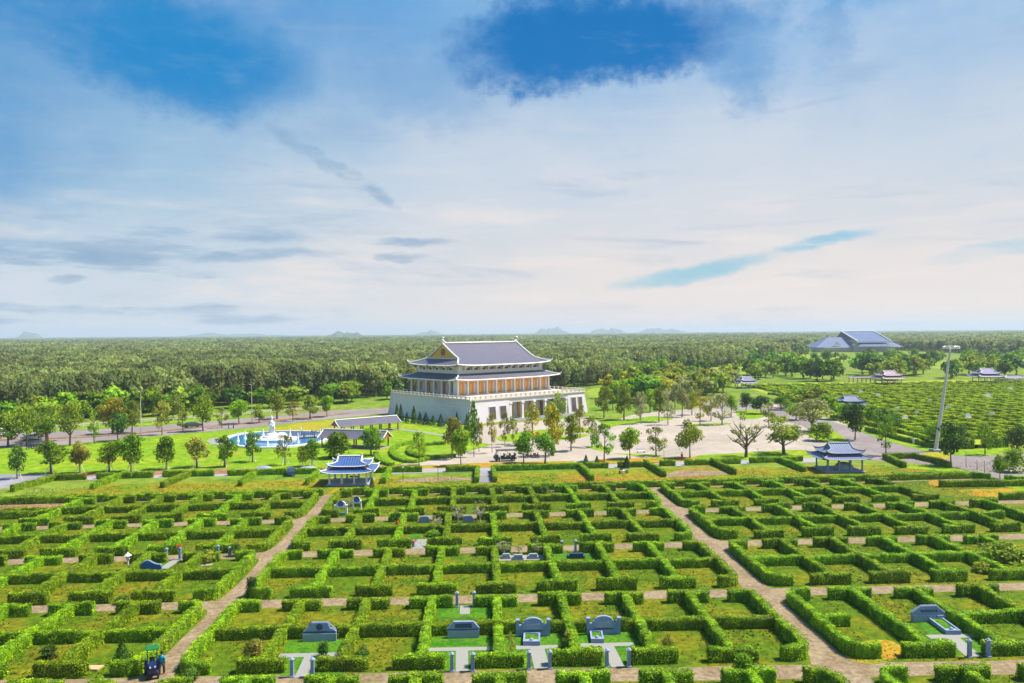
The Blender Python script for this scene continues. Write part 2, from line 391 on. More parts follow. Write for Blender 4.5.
class MB:
    """collects primitives into one mesh"""
    def __init__(self):
        self.v = []; self.f = []; self.mi = []; self.uv = {}
    def add(self, vs, fs, mi=0):
        n = len(self.v); self.v += [tuple(p) for p in vs]
        for f in fs: self.f.append(tuple(i+n for i in f)); self.mi.append(mi)
        return self
    def box(self, x0, x1, y0, y1, z0, z1, mi=0, top=None, bev=0.0):
        """box; top=(dx,dy) pulls the upper face inwards; bev chamfers upper edges"""
        dx, dy = top or (0, 0)
        if bev:
            zz = z1-bev
            vs = [(x0, y0, z0), (x1, y0, z0), (x1, y1, z0), (x0, y1, z0),
                  (x0+dx, y0+dy, zz), (x1-dx, y0+dy, zz), (x1-dx, y1-dy, zz), (x0+dx, y1-dy, zz),
                  (x0+dx+bev, y0+dy+bev, z1), (x1-dx-bev, y0+dy+bev, z1), (x1-dx-bev, y1-dy-bev, z1), (x0+dx+bev, y1-dy-bev, z1)]
            fs = [(3, 2, 1, 0), (8, 9, 10, 11)] + [(i, (i+1) % 4, 4+(i+1) % 4, 4+i) for i in range(4)] + \
                 [(4+i, 4+(i+1) % 4, 8+(i+1) % 4, 8+i) for i in range(4)]
            return self.add(vs, fs, mi)
        vs = [(x0, y0, z0), (x1, y0, z0), (x1, y1, z0), (x0, y1, z0),
              (x0+dx, y0+dy, z1), (x1-dx, y0+dy, z1), (x1-dx, y1-dy, z1), (x0+dx, y1-dy, z1)]
        return self.add(vs, [(3, 2, 1, 0), (4, 5, 6, 7), (0, 1, 5, 4), (1, 2, 6, 5), (2, 3, 7, 6), (3, 0, 4, 7)], mi)
    def tube(self, pts, rad, n=8, mi=0, cap=True):
        pts = [Vector(p) for p in pts]; rs = rad if hasattr(rad, '__len__') else [rad]*len(pts)
        base = len(self.v)
        for i, p in enumerate(pts):
            d = (pts[min(i+1, len(pts)-1)]-pts[max(i-1, 0)]).normalized()
            a = d.cross(Vector((0, 0, 1)) if abs(d.z) < .95 else Vector((1, 0, 0))).normalized(); b = d.cross(a)
            for k in range(n):
                th = 2*math.pi*k/n
                self.v.append(tuple(p+(a*math.cos(th)+b*math.sin(th))*rs[i]))
        for i in range(len(pts)-1):
            for k in range(n):
                q = base+i*n; self.f.append((q+k, q+(k+1) % n, q+n+(k+1) % n, q+n+k)); self.mi.append(mi)
        if cap:
            self.f.append(tuple(base+k for k in range(n))[::-1]); self.mi.append(mi)
            e = base+(len(pts)-1)*n
            self.f.append(tuple(e+k for k in range(n))); self.mi.append(mi)
        return self
    def lathe(self, prof, cx=0, cy=0, n=14, mi=0, sy=1.0):
        base = len(self.v)
        for r, z in prof:
            for k in range(n):
                th = 2*math.pi*k/n; self.v.append((cx+r*math.cos(th), cy+sy*r*math.sin(th), z))
        for i in range(len(prof)-1):
            for k in range(n):
                q = base+i*n; self.f.append((q+k, q+(k+1) % n, q+n+(k+1) % n, q+n+k)); self.mi.append(mi)
        self.f.append(tuple(base+k for k in range(n))[::-1]); self.mi.append(mi)
        e = base+(len(prof)-1)*n; self.f.append(tuple(e+k for k in range(n))); self.mi.append(mi)
        return self
    def prism(self, outline, y0, y1, mi=0):
        """outline in x,z extruded along y"""
        n = len(outline)
        vs = [(x, y0, z) for x, z in outline]+[(x, y1, z) for x, z in outline]
        fs = [tuple(range(n)), tuple(range(2*n-1, n-1, -1))]+[(i, i+n, (i+1) % n+n, (i+1) % n) for i in range(n)]
        return self.add(vs, fs, mi)
    def plate(self, outline, z0, z1, mi=0):
        """outline in x,y extruded upwards"""
        n = len(outline)
        ar = sum(outline[i][0]*outline[(i+1) % n][1]-outline[(i+1) % n][0]*outline[i][1] for i in range(n))
        if ar < 0: outline = outline[::-1]
        vs = [(x, y, z0) for x, y in outline]+[(x, y, z1) for x, y in outline]
        fs = [tuple(range(n-1, -1, -1)), tuple(range(n, 2*n))]+[(i, (i+1) % n, (i+1) % n+n, i+n) for i in range(n)]
        return self.add(vs, fs, mi)
    def build(self, name, mats, parent=None, loc=None, smooth=False, uvs=None):
        me = bpy.data.meshes.new(name)
        me.from_pydata(self.v, [], self.f)
        for mm in (mats if isinstance(mats, (list, tuple)) else [mats]): me.materials.append(mm)
        if any(self.mi): me.polygons.foreach_set('material_index', self.mi)
        if smooth: me.polygons.foreach_set('use_smooth', [True]*len(me.polygons))
        if uvs is not None:
            l = me.uv_layers.new(name='UVMap')
            vi = np.zeros(len(me.loops), np.int32); me.loops.foreach_get('vertex_index', vi)
            l.data.foreach_set('uv', np.asarray(uvs, np.float32)[vi].ravel())
        me.update()
        return link(name, me, parent, loc)

def quad_mesh(name, quads, mats, mi=None, extra=None):
    """quads: n x 4 x 3 array; extra: (verts, faces) put before them as material 0"""
    ev, ef = (extra if extra else (np.zeros((0, 3)), np.zeros((0, 4), int)))
    ev = np.asarray(ev, float).reshape(-1, 3); ef = np.asarray(ef, int).reshape(-1, 4)
    q = np.asarray(quads, float); n = len(q)
    v = np.vstack([ev, q.reshape(-1, 3)])
    f = np.vstack([ef, np.arange(n*4).reshape(n, 4)+len(ev)])
    me = bpy.data.meshes.new(name)
    me.vertices.add(len(v)); me.vertices.foreach_set('co', v.ravel())
    me.loops.add(f.size); me.loops.foreach_set('vertex_index', f.ravel())
    me.polygons.add(len(f)); me.polygons.foreach_set('loop_start', np.arange(len(f))*4)
    for mm in mats: me.materials.append(mm)
    ix = np.zeros(len(f), int); ix[len(ef):] = (0 if len(mats) == 1 else 1) if mi is None else mi
    me.polygons.foreach_set('material_index', ix)
    me.update(calc_edges=True); me.validate()
    return me

def leaf_quads(c, nrm, size, jit=.8, rg=rng, aspect=.62):
    n = len(c)
    d = nrm+jit*rg.normal(size=(n, 3)); d /= np.linalg.norm(d, axis=1, keepdims=True)
    t = np.cross(d, rg.normal(size=(n, 3))); t /= np.linalg.norm(t, axis=1, keepdims=True)+1e-9
    s = np.cross(d, t)
    L = (size*(.7+.6*rg.random(n)))[:, None] if not hasattr(size, 'shape') else (size*(.7+.6*rg.random(n)))[:, None]
    a = t*L*.5; b = s*L*.5*aspect
    return np.stack([c-a, c-b*1.0+a*.1, c+a, c+b*1.0+a*.1], 1)

# ------------------------------------------------------------------ the ground
def sheet(name, outline, z, material, kind='structure'):
    me = bpy.data.meshes.new(name)
    n = len(outline)
    ar = sum(outline[i][0]*outline[(i+1) % n][1]-outline[(i+1) % n][0]*outline[i][1] for i in range(n))
    if ar < 0: outline = outline[::-1]
    import bmesh
    bm = bmesh.new()
    f = bm.faces.new([bm.verts.new((x, y, z)) for x, y in outline])
    bmesh.ops.triangulate(bm, faces=[f])
    bm.to_mesh(me); bm.free(); me.materials.append(material)
    o = link(name, me); o['kind'] = kind
    return o

def smooth_loop(pts, n=6, closed=True):
    """Catmull-Rom through px or world points"""
    out = []; m_ = len(pts)
    for i in range(m_ if closed else m_-1):
        g = lambda k: np.array(pts[k % m_] if closed else pts[min(max(k, 0), m_-1)], float)
        p0, p1, p2, p3 = g(i-1), g(i), g(i+1), g(i+2)
        for j in range(n):
            t = j/n
            out.append(tuple(.5*(2*p1+(p2-p0)*t+(2*p0-5*p1+4*p2-p3)*t*t+(3*p1-p0-3*p2+p3)*t**3)))
    if not closed: out.append(tuple(pts[-1]))
    return out

def Gs(pp, z=0.0): return [G(u, v, z) for u, v in pp]

S = 14000
sheet('ground', [(-S, -300), (S, -300), (S, S), (-S, S)], 0, M['ground'])

def W(x, y): return (x, y+.001*(y-60)*x)        # the rows fan out slightly towards the far right
def strip(name, x0, x1, y0, y1, z, mtl, n=24, ragged=.12):
    xs = np.linspace(x0, x1, n)
    a = [W(x, y0+random.uniform(-ragged, ragged)) for x in xs]; b = [W(x, y1+random.uniform(-ragged, ragged)) for x in xs[::-1]]
    return sheet(name, a+b, z, mtl)

gx = [-95, -60, -30, 0, 30, 60, 92]
sheet('plot_grass', [W(x, 40) for x in gx]+[W(x, 125.2) for x in gx[::-1]], .004, M['plot'])
sheet('plot_grass', [W(-74, 125.2), W(0, 125.2), W(85, 125.2), W(72, 139), W(30, 141.5), W(-5, 140.5), W(-64, 141.5)], .004,
      ground_mat('back_plot_grass', ((.11, .165, .004), (.19, .175, .008), (.27, .14, .018)), .13, 1.0, .45))
for y0, y1 in ((56.4, 58.7), (73.6, 75.8), (90.5, 92.8), (107.6, 109.8), (124.5, 125.5)):
    strip('path', -95, 90, y0, y1, .010, M['path'], 40)
def lpath(name, pts, z, mtl):
    a = [(x0+random.uniform(-.12, .12), y) for x0, x1, y in pts]; b = [(x1+random.uniform(-.12, .12), y) for x0, x1, y in pts[::-1]]
    return sheet(name, smooth_loop(a, 3, False)+smooth_loop(b, 3, False), z, mtl)
lpath('path', [(-25.4, -23.4, 40), (-25.4, -23.5, 56), (-26.6, -22.6, 57.2), (-25.4, -23.4, 60), (-25.3, -23.4, 66), (-25.4, -23.3, 72), (-26.6, -22.6, 74.2),
               (-25.4, -23.4, 77), (-25.3, -23.3, 88), (-26.4, -22.4, 90.8), (-25.3, -23.3, 94), (-25.4, -23.2, 104), (-26.4, -22.4, 107.6), (-25.3, -23.2, 111), (-25.6, -23.3, 124.5)], .014, M['path'])
lpath('path', [(24.6, 27.1, 40), (24.6, 27.2, 56), (23.4, 28.6, 57.2), (24.6, 27.2, 60), (24.7, 27.1, 66), (24.6, 27.2, 72), (23.6, 28.4, 74.5),
               (24.7, 27.1, 77), (24.7, 27.1, 88), (23.6, 28.4, 91.5), (24.7, 27.1, 95), (24.7, 27.0, 104), (23.6, 28.2, 110), (24.7, 27.0, 114), (24.6, 27.0, 127.6)], .014, M['path'])

# lawns, roads and the square behind the garden
sheet('lawn', Gs(smooth_loop([(-60, 453), (30, 447.5), (60, 446), (160, 436), (250, 428.5), (330, 419.5), (395, 417), (440, 428), (470, 437), (500, 441), (470, 450), (440, 457), (400, 464),
                 (330, 469), (200, 471), (60, 474), (-60, 478)], 4)), .02, M['lawn'])
sheet('soil_strip', Gs([(-60, 477), (60, 473), (200, 469.5), (330, 467.5), (420, 464), (420, 470), (330, 472.5), (200, 475), (60, 479), (-60, 484)]), .026, M['soil'])
sheet('road', Gs([(-80, 450.5), (0, 449), (58, 445.3), (160, 435.4), (250, 428), (330, 419), (395, 412.5), (395, 407.5), (330, 411), (250, 418), (160, 425.5), (58, 431), (0, 434), (-80, 437)]), .012, M['asphalt'])
sheet('median', Gs(smooth_loop([(-80, 441), (60, 437.5), (160, 430.6), (330, 414.6), (331, 415.6), (160, 431.6), (60, 438.6), (-80, 442.3)], 3)), .10, M['soil'])
sheet('verge', Gs([(-80, 434), (58, 429), (160, 422), (240, 415), (240, 417), (160, 424.5), (58, 430.6), (-80, 436)]), .018, M['lawn'])
sheet('access_road', Gs([(-60, 474), (-10, 474.5), (45, 474), (64, 476.5), (40, 484), (0, 489), (-60, 500)]), .030, M['asphalt_dark'])
sheet('plaza', Gs(smooth_loop([(398, 465.5), (452, 456), (500, 443), (560, 434), (604, 428), (632, 415), (700, 408), (742, 403), (776, 403), (812, 414), (845, 424), (862, 440), (850, 446), (800, 453),
                  (700, 456.5), (640, 459), (560, 462.5), (470, 464)], 4)), .014, M['plaza'])
sheet('plaza', Gs([(474, 427), (530, 421.5), (591, 416.5), (606, 427), (604, 430), (560, 437), (500, 446), (472, 441)]), .024, M['plaza'])
for pl in ([(604, 423), (650, 416.5), (664, 417.5), (672, 419.5), (625, 424.5), (606, 428)],
           [(560, 437), (585, 434), (588, 436), (572, 439), (560, 440)],
           [(560, 430), (580, 428), (596, 430), (575, 433)],
           [(500, 436), (540, 430), (556, 432), (520, 441), (500, 441)],
           [(698, 455.6), (740, 453), (800, 450), (826, 455), (812, 460), (760, 461), (705, 459)],
           [(736, 412), (757, 410), (764, 417), (744, 419)], [(808, 431), (828, 429), (846, 440), (832, 444), (812, 438)],
           [(655, 457), (620, 454.5), (618, 453.5), (660, 455)], [(586, 447), (600, 446), (613, 450), (606, 452)],
           [(693, 424), (726, 423), (728, 424.4), (694, 425.4)]):
    sheet('lawn', Gs(smooth_loop(pl, 4)), .034, M['lawn'])
sheet('flower_strip', Gs([(398, 468), (440, 465), (470, 463.4), (530, 461.6), (574, 461), (572, 463.6), (540, 466), (470, 467.6), (400, 470)]), .03, M['flower'])
sheet('flower_strip', Gs([(596, 459.5), (650, 457.8), (712, 456.8), (716, 459), (700, 462.4), (650, 462.6), (600, 464)]), .032, M['flower'])
sheet('pavement', Gs([(390, 470.4), (470, 468), (540, 466.5), (600, 464.3), (700, 463), (700, 463.8), (600, 465.5), (540, 468.5), (470, 472), (390, 474)]), .030, M['concrete'])
sheet('flower_field', Gs(smooth_loop([(258, 433), (300, 423.5), (334, 420.5), (345, 426), (330, 431), (290, 430.5)], 4)), .028, M['goldflower'])
sheet('road', Gs([(700, 402), (745, 401.5), (790, 410), (830, 421), (865, 431), (905, 443), (945, 453.5), (1090, 452), (1090, 496), (1000, 479), (950, 466), (895, 462), (866, 460), (846, 448), (800, 425), (740, 411), (700, 407)]), .022, M['asphalt'])
sheet('verge', Gs(smooth_loop([(865, 430.5), (905, 441), (945, 449.5), (1000, 447.5), (1012, 449), (1000, 455), (946, 455), (905, 446), (866, 434)], 3)), .05, M['lawn'])
sheet('verge', Gs(smooth_loop([(918, 457), (930, 452.5), (950, 454.5), (948, 459), (930, 461)], 3)), .06, M['goldflower'])
sheet('verge', Gs([(905, 466), (946, 467), (960, 470), (1000, 479.5), (1060, 492), (1060, 500), (1000, 486), (950, 472), (905, 468.5)]), .05, M['lawn'])
sheet('field', Gs(smooth_loop([(670, 372), (700, 379), (760, 372), (830, 365), (848, 358), (800, 354), (730, 361), (680, 367)], 3)), .01, M['lime'])
sheet('field', Gs(smooth_loop([(590, 396), (640, 402), (690, 396), (700, 388), (650, 387), (595, 388)], 3)), .01, M['lime'])
sheet('field', Gs(smooth_loop([(930, 362), (1000, 358), (1100, 356), (1100, 366), (1000, 367), (940, 369)], 3)), .01, M['lime'])
sheet('field', Gs([(735, 384), (1100, 377.5), (1100, 446), (1005, 447.5), (940, 450), (865, 430), (800, 404)]), .012,
      ground_mat('field_grass', ((.20, .29, .010), (.26, .31, .015), (.32, .31, .04)), .08, .8, .35))

# ------------------------------------------------------------------ hedges
def resample(pl, ds):
    pl = np.asarray(pl, float); seg = np.linalg.norm(np.diff(pl, axis=0), axis=1); L = np.concatenate([[0], np.cumsum(seg)])
    n = max(2, int(round(L[-1]/ds))+1); s = np.linspace(0, L[-1], n)
    return np.stack([np.interp(s, L, pl[:, 0]), np.interp(s, L, pl[:, 1])], 1), L[-1]

PROF = np.array([(-.42, 0), (-.48, .4), (-.46, .82), (-.34, .97), (0, 1.0), (.34, .97), (.46, .82), (.48, .4), (.42, 0)])

def hedge_mesh(name, lines, h=1.1, w=.76, dens=60, leaf=.17, seed=0, mats=None, ds=.4, spread=1.0):
    rg = np.random.default_rng(seed+11)
    V = []; Fc = []; nb = 0; Q = []
    for pl in lines:
        p, L = resample(pl, ds); n = len(p)
        tg = np.gradient(p, axis=0); tg /= np.linalg.norm(tg, axis=1, keepdims=True)+1e-9
        no = np.stack([-tg[:, 1], tg[:, 0]], 1)
        ph = rg.random(4)*6.28; s = np.linspace(0, L, n)
        wob = 1+.06*np.sin(s*.7+ph[0])+.045*np.sin(s*1.9+ph[1])+.035*np.sin(s*5.1+ph[2])
        wid = 1+.08*np.sin(s*1.3+ph[3])+.07*np.sin(s*3.1+ph[1])
        k = len(PROF)
        lat = PROF[None, :, 0]*w*.88*wid[:, None]*(1+.08*rg.normal(size=(n, k)))
        zz = PROF[None, :, 1]*h*.93*wob[:, None]*(1+.035*rg.normal(size=(n, k)))
        zz[:, 0] = zz[:, -1] = -.02
        ring = np.zeros((n, k, 3)); ring[:, :, :2] = p[:, None, :]+no[:, None, :]*lat[:, :, None]; ring[:, :, 2] = zz
        e0 = ring[:1].copy(); e0[:, :, :2] = p[0]; e1 = ring[-1:].copy(); e1[:, :, :2] = p[-1]
        ring = np.concatenate([e0, ring, e1]); n2 = n+2
        V.append(ring.reshape(-1, 3))
        ii, jj = np.meshgrid(np.arange(n2-1), np.arange(k-1), indexing='ij'); a = (nb+ii*k+jj).ravel()
        Fc.append(np.stack([a, a+1, a+k+1, a+k], 1)); nb += n2*k
        # leaves over the sides and the top
        cnt = int(dens*(2*h+w)*L)
        t = rg.random(cnt)*(n-1); i0 = t.astype(int).clip(0, n-2); fr = t-i0
        c2 = p[i0]*(1-fr)[:, None]+p[i0+1]*fr[:, None]; nn = no[i0]
        wb = wob[i0]; wd = wid[i0]
        u = rg.random(cnt)*(2*h+w*1.4)
        left = u < h; right = u > h+w*1.4; top = ~(left | right)
        la = np.where(left, -.48*w, np.where(right, .48*w, (u-h)/(w*1.4)*w-.5*w))*wd
        zv = np.where(left, u, np.where(right, 2*h+w*1.4-u, h*.97))*wb
        zv = np.where(top, zv-.06*h*np.abs(la/(w*.5))**3, zv)
        N3 = np.zeros((cnt, 3)); N3[:, :2] = nn*np.where(left, -1, np.where(right, 1, 0))[:, None]; N3[:, 2] = np.where(top, 1, .35)
        off = rg.normal(size=cnt)*.026*spread
        C = np.zeros((cnt, 3)); C[:, :2] = c2+nn*la[:, None]; C[:, 2] = np.maximum(zv, .05)
        C += N3*off[:, None]
        Q.append(leaf_quads(C, N3, leaf, .36, rg))
        for (pt, d) in ((p[0], -tg[0]), (p[-1], tg[-1])):
            ce = int(dens*h*w*1.3)
            q = (rg.random(ce)-.5)*w; nrm = np.array([-d[1], d[0]])
            C = np.zeros((ce, 3)); C[:, :2] = pt+nrm[None, :]*q[:, None]+d[None, :]*(rg.normal(size=ce)*.05+.03)[:, None]; C[:, 2] = rg.random(ce)*h
            N3 = np.tile(np.array([d[0], d[1], .3]), (ce, 1)); Q.append(leaf_quads(C, N3, leaf, .65, rg))
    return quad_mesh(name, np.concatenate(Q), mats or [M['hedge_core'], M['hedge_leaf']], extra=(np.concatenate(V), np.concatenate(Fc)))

ORD = ['first', 'second', 'third', 'fourth', 'fifth', 'sixth', 'seventh', 'eighth', 'ninth', 'tenth', 'eleventh', 'twelfth', 'thirteenth', 'fourteenth',
       'fifteenth', 'sixteenth', 'seventeenth', 'eighteenth', 'nineteenth', 'twentieth']
def ordn(i):
    if i < 20: return ORD[i]
    tens = ['twenty', 'thirty', 'forty', 'fifty', 'sixty', 'seventy', 'eighty', 'ninety'][(i+1)//10-2]
    r = (i+1) % 10
    return tens[:-1]+'ieth' if r == 0 else tens+'-'+ORD[r-1]

HY = 6.6
def I_lines(bl, br, y0=-HY, y1=HY, r=.9):
    """spine with bars at both ends; bl/br are the bar lengths to the left and right (0: none)"""
    ls = []
    if bl and br:
        ls.append([(0, y0), (0, y1)])
        for y in (y0, y1): ls.append([(-bl, y), (br, y)])
    else:                                  # a corner hedge, rounded where it turns along the gravel path
        s = -1 if bl else 1; b = bl or br
        arc = [(s*(r-r*math.cos(a)), y0+r-r*math.sin(a)) for a in np.linspace(math.pi/2, 0, 5)]
        arc2 = [(x, -y) for x, y in arc[::-1]]
        ls.append([(s*b, y0)]+arc+arc2+[(s*b, y1)])
    return ls

I_PROTO = {}
def hedge_I(kind, lod, var):
    key = (kind, lod, var)
    if key not in I_PROTO:
        bl, br = {'mid': (1.85, 1.85), 'lend': (0, 1.9), 'rend': (1.9, 0)}[kind]
        rg = random.Random(hash(('h', kind, var)) % 1000 if False else 100+var*7+len(kind))
        bl2 = bl+rg.uniform(-.2, .2) if bl else 0; br2 = br+rg.uniform(-.2, .2) if br else 0
        dens, leaf = {0: (150, .125), 1: (85, .165), 2: (26, .32)}[lod]
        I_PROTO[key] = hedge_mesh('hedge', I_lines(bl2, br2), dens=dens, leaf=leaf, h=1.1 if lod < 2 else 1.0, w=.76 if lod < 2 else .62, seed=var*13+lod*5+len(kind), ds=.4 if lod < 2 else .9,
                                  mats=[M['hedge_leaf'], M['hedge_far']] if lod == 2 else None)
    return I_PROTO[key]

BLOCKS = [('first', 66.1, 0), ('second', 83.1, 0), ('third', 100.2, 1), ('fourth', 117.2, 1)]
CX = [-22.85+5.88*k for k in range(9)]
LX = [-25.95-5.72*k for k in range(9)]
RX = [27.65+6.0*k for k in range(8)]
nvar = 0
def put_hedge(kind, lod, x, y, label, group, sx=1.0):
    global nvar
    nvar += 1
    o = link('hedge', hedge_I(kind, lod, nvar*7 % 5))
    wx, wy = W(x, y); o.location = (wx, wy, 0); o.rotation_euler.z = math.atan(.001*(y-60))*.6
    o.scale = (1, 1, random.uniform(.88, 1.08))
    return setp(o, label, 'hedge', group)

HG = 'clipped hedges between the garden plots'
for bi, (nm, y, lod) in enumerate(BLOCKS):
    lim = {0: 4, 1: 6, 2: 7, 3: 7}[bi]
    for k, x in enumerate(LX[:lim]):
        where = 'rounded hedge along the left side of the left path' if k == 0 else f'clipped hedge, {ordn(k)} left of the left path hedge'
        put_hedge('rend' if k == 0 else 'mid', lod, x, y, f'{where}, {nm} row', HG)
    for k, x in enumerate(CX):
        where = ('rounded hedge along the right side of the left path' if k == 0 else 'rounded hedge along the left side of the right path' if k == 8
                 else f'clipped hedge, {ordn(k)} from the left path in the middle block')
        put_hedge('lend' if k == 0 else 'rend' if k == 8 else 'mid', lod, x, y, f'{where}, {nm} row', HG)
    lim = {0: 4, 1: 6, 2: 8, 3: 7}[bi]
    for k, x in enumerate(RX[:lim]):
        where = 'rounded hedge along the right side of the right path' if k == 0 else f'clipped hedge, {ordn(k)} right of the right path hedge'
        put_hedge('lend' if k == 0 else 'mid', lod, x, y, f'{where}, {nm} row', HG)
    # the long hedge through the middle of each row
    xl0 = -68 if bi >= 2 else LX[lim-1]-4 if False else {0: -44, 1: -55, 2: -66, 3: -66}[bi]
    xr1 = {0: 50, 1: 58, 2: 68, 3: 64}[bi]
    dens, leaf = ((150, .125), (85, .165))[lod]
    for s, (a, b) in enumerate(((xl0, LX[0]+.1), (CX[0]-.1, CX[8]+.1), (RX[0]-.1, xr1))):
        runs = [(a, b)] if (bi, s) != (0, 2) else [(a, 30.4), (39.6, b)]      # the plot with the six-sided headstone is open at its back
        me = hedge_mesh('long_hedge', [[W(x, y) for x in np.linspace(*r, 30)] for r in runs], h=1.0, w=.74, dens=dens, leaf=leaf, seed=200+bi*3+s)
        o = link('long_hedge', me)
        setp(o, f'long crosswise hedge through the {nm} row of plots, {("left", "middle", "right")[s]} block', 'hedge', HG)
# front row: only its far ends reach into the picture
def T_mesh(kind, var):
    bl, br = {'mid': (1.85, 1.85), 'lend': (0, 1.9), 'rend': (1.9, 0)}[kind]
    ls = [[(0, -6), (0, HY)], [(-bl, HY), (br, HY)]] if bl and br else I_lines(bl, br)
    return hedge_mesh('hedge', ls, dens=150, leaf=.125, seed=300+var)
for k, x in enumerate(LX[:3]+CX+RX[:4]):
    kind = 'rend' if k == 0 else 'lend' if k in (3, 12) else 'rend' if k == 11 else 'mid'
    o = link('hedge', T_mesh(kind, k)); o.location = (*W(x, 49.2), 0)
    setp(o, f'clipped hedge at the bottom edge, nearest row, {ordn(k)} from the left', 'hedge', HG)

def line_hedge(px_or_xy, label, lod=1, h=1.1, w=.78, seed=0, px=True, group=HG, name='hedge', mats=None, cat='hedge'):
    pts = Gs(px_or_xy) if px else px_or_xy
    dens, leaf = ((150, .125), (85, .165), (20, .36))[lod]
    o = link(name, hedge_mesh(name, [pts], h=h, w=w, dens=dens, leaf=leaf, seed=400+seed, ds=.5, mats=mats))
    return setp(o, label, cat, group)

# behind the fourth row: one continuous hedge and the wider plots at the back edge
line_hedge([W(x, 125.6) for x in np.linspace(-74, -25.6, 30)], 'long hedge closing the left block of plots below the wide back plots', px=False, seed=1)
line_hedge([W(x, 125.6) for x in np.linspace(-23, 82, 60)], 'longest straight hedge, closing the middle and right blocks below the blue pavilions', px=False, seed=2)
SP = [((12, 492), (58, 479.5)), ((92, 489.5), (124, 477)), ((162, 488), (192, 475.6)), ((240, 486.4), (256, 475)), ((307, 485.4), (320, 473.5)),
      ((383.5, 483.8), (390, 472)), ((477, 483.2), (477.5, 471)), ((495, 482.4), (493, 471)), ((592.7, 480.8), (580, 468.5)), ((665, 477), (645, 465)),
      ((735, 474.8), (712, 464)), ((805, 472), (778, 461.6)), ((905, 468), (884, 458.5))]
for k, (a, b) in enumerate(SP):
    line_hedge([a, ((a[0]+b[0])/2, (a[1]+b[1])/2), b], f'short hedge between the wide back plots, {ordn(k)} from the left', seed=10+k)
BK = [((58, 480.5), (86, 479.5)), ((97, 479), (153, 477.5)), ((163, 477), (190, 476.4)), ((190, 476.4), (214, 475.8)), ((228, 475.6), (252, 475)), ((256, 475), (318, 473.6)),
      ((372, 472.6), (422, 472)), ((446, 472), (477, 471.2)), ((494, 471), (580, 468.6)), ((586, 468.3), (608, 467.8)), ((618, 467.6), (644, 466.8)),
      ((660, 466), (675, 465.6)), ((685, 465.3), (740, 463.6)), ((750, 463.2), (778, 462)), ((780, 462), (802, 461))]
for k, (a, b) in enumerate(BK):
    line_hedge([a, b], f'straight hedge on the back edge of the garden, {ordn(k)} segment from the left', seed=30+k)
line_hedge([(884, 459), (915, 458.5), (935, 463), (950, 468)], 'hedge bending along the road near the tall light mast', seed=50)
LONG = [([(893, 479), (930, 478), (968, 477.5), (990, 480)], 'long hedge above an orange plot at the right, ending in a bush'),
        ([(940, 487), (985, 486.5), (1040, 486)], 'long hedge at the right picture edge, above the second orange plot'),
        ([(1000, 500), (1040, 499)], 'short hedge at the right picture edge below the second orange plot'),
        ([(0, 504), (40, 502.5), (78, 501)], 'long hedge at the left picture edge above the rust coloured plot'),
        ([(-20, 519.5), (20, 518.5), (52, 517)], 'long hedge at the left picture edge below the rust coloured plot'),
        ([(1005, 481.5), (1030, 484.5)], 'small hedge piece beside the road at the right picture edge')]
for k, (pp, lb) in enumerate(LONG): line_hedge(pp, lb, seed=60+k)
# rust and orange patches of bare earth in single plots
for k, (pp, mm) in enumerate([([(0, 506), (50, 505), (66, 504), (52, 511), (0, 514)], 'soil'), ([(930, 481), (960, 480), (988, 481.5), (975, 485), (935, 486)], 'flower'),
                              ([(960, 490), (1040, 489), (1050, 496), (985, 497)], 'flower'), ([(396, 481), (420, 477.8), (470, 477.6), (472, 480), (440, 481.6), (412, 482)], 'path'),
                              ([(664, 477), (680, 471), (722, 471), (730, 474), (700, 476)], 'path'), ([(845, 646), (885, 640), (905, 652), (880, 664), (850, 660)], 'flower')]):
    sheet('soil_patch', Gs(smooth_loop(pp, 4)), .016+.002*k, M[mm])
# ring hedges of the round garden before the white hall
RGp = [([(432, 459), (414, 463), (398, 460), (392, 453), (398, 447), (412, 443.5)], 'low hedge curving round the lawn ring, outer left arc'),
       ([(455, 457), (428, 459), (411, 455), (410, 450), (422, 446), (445, 444.5)], 'low hedge curving round the circular bed, inner arc'),
       ([(376, 455), (380, 462), (392, 466)], 'low hedge arc at the corner of the lawn behind the blue pavilion')]
for k, (pp, lb) in enumerate(RGp):
    line_hedge(smooth_loop(pp, 5, False), lb, seed=70+k, h=.7, w=1.2, group='curved hedges of the round garden')
sheet('flower_bed', Gs(smooth_loop([(418, 452), (432, 448), (460, 447), (470, 451), (450, 456), (428, 457)], 4)), .045, M['lime'])
sheet('path', Gs([(399, 430), (430, 434), (452, 438), (452, 436.5), (430, 432.6), (400, 428.8)]), .05, M['paving'])

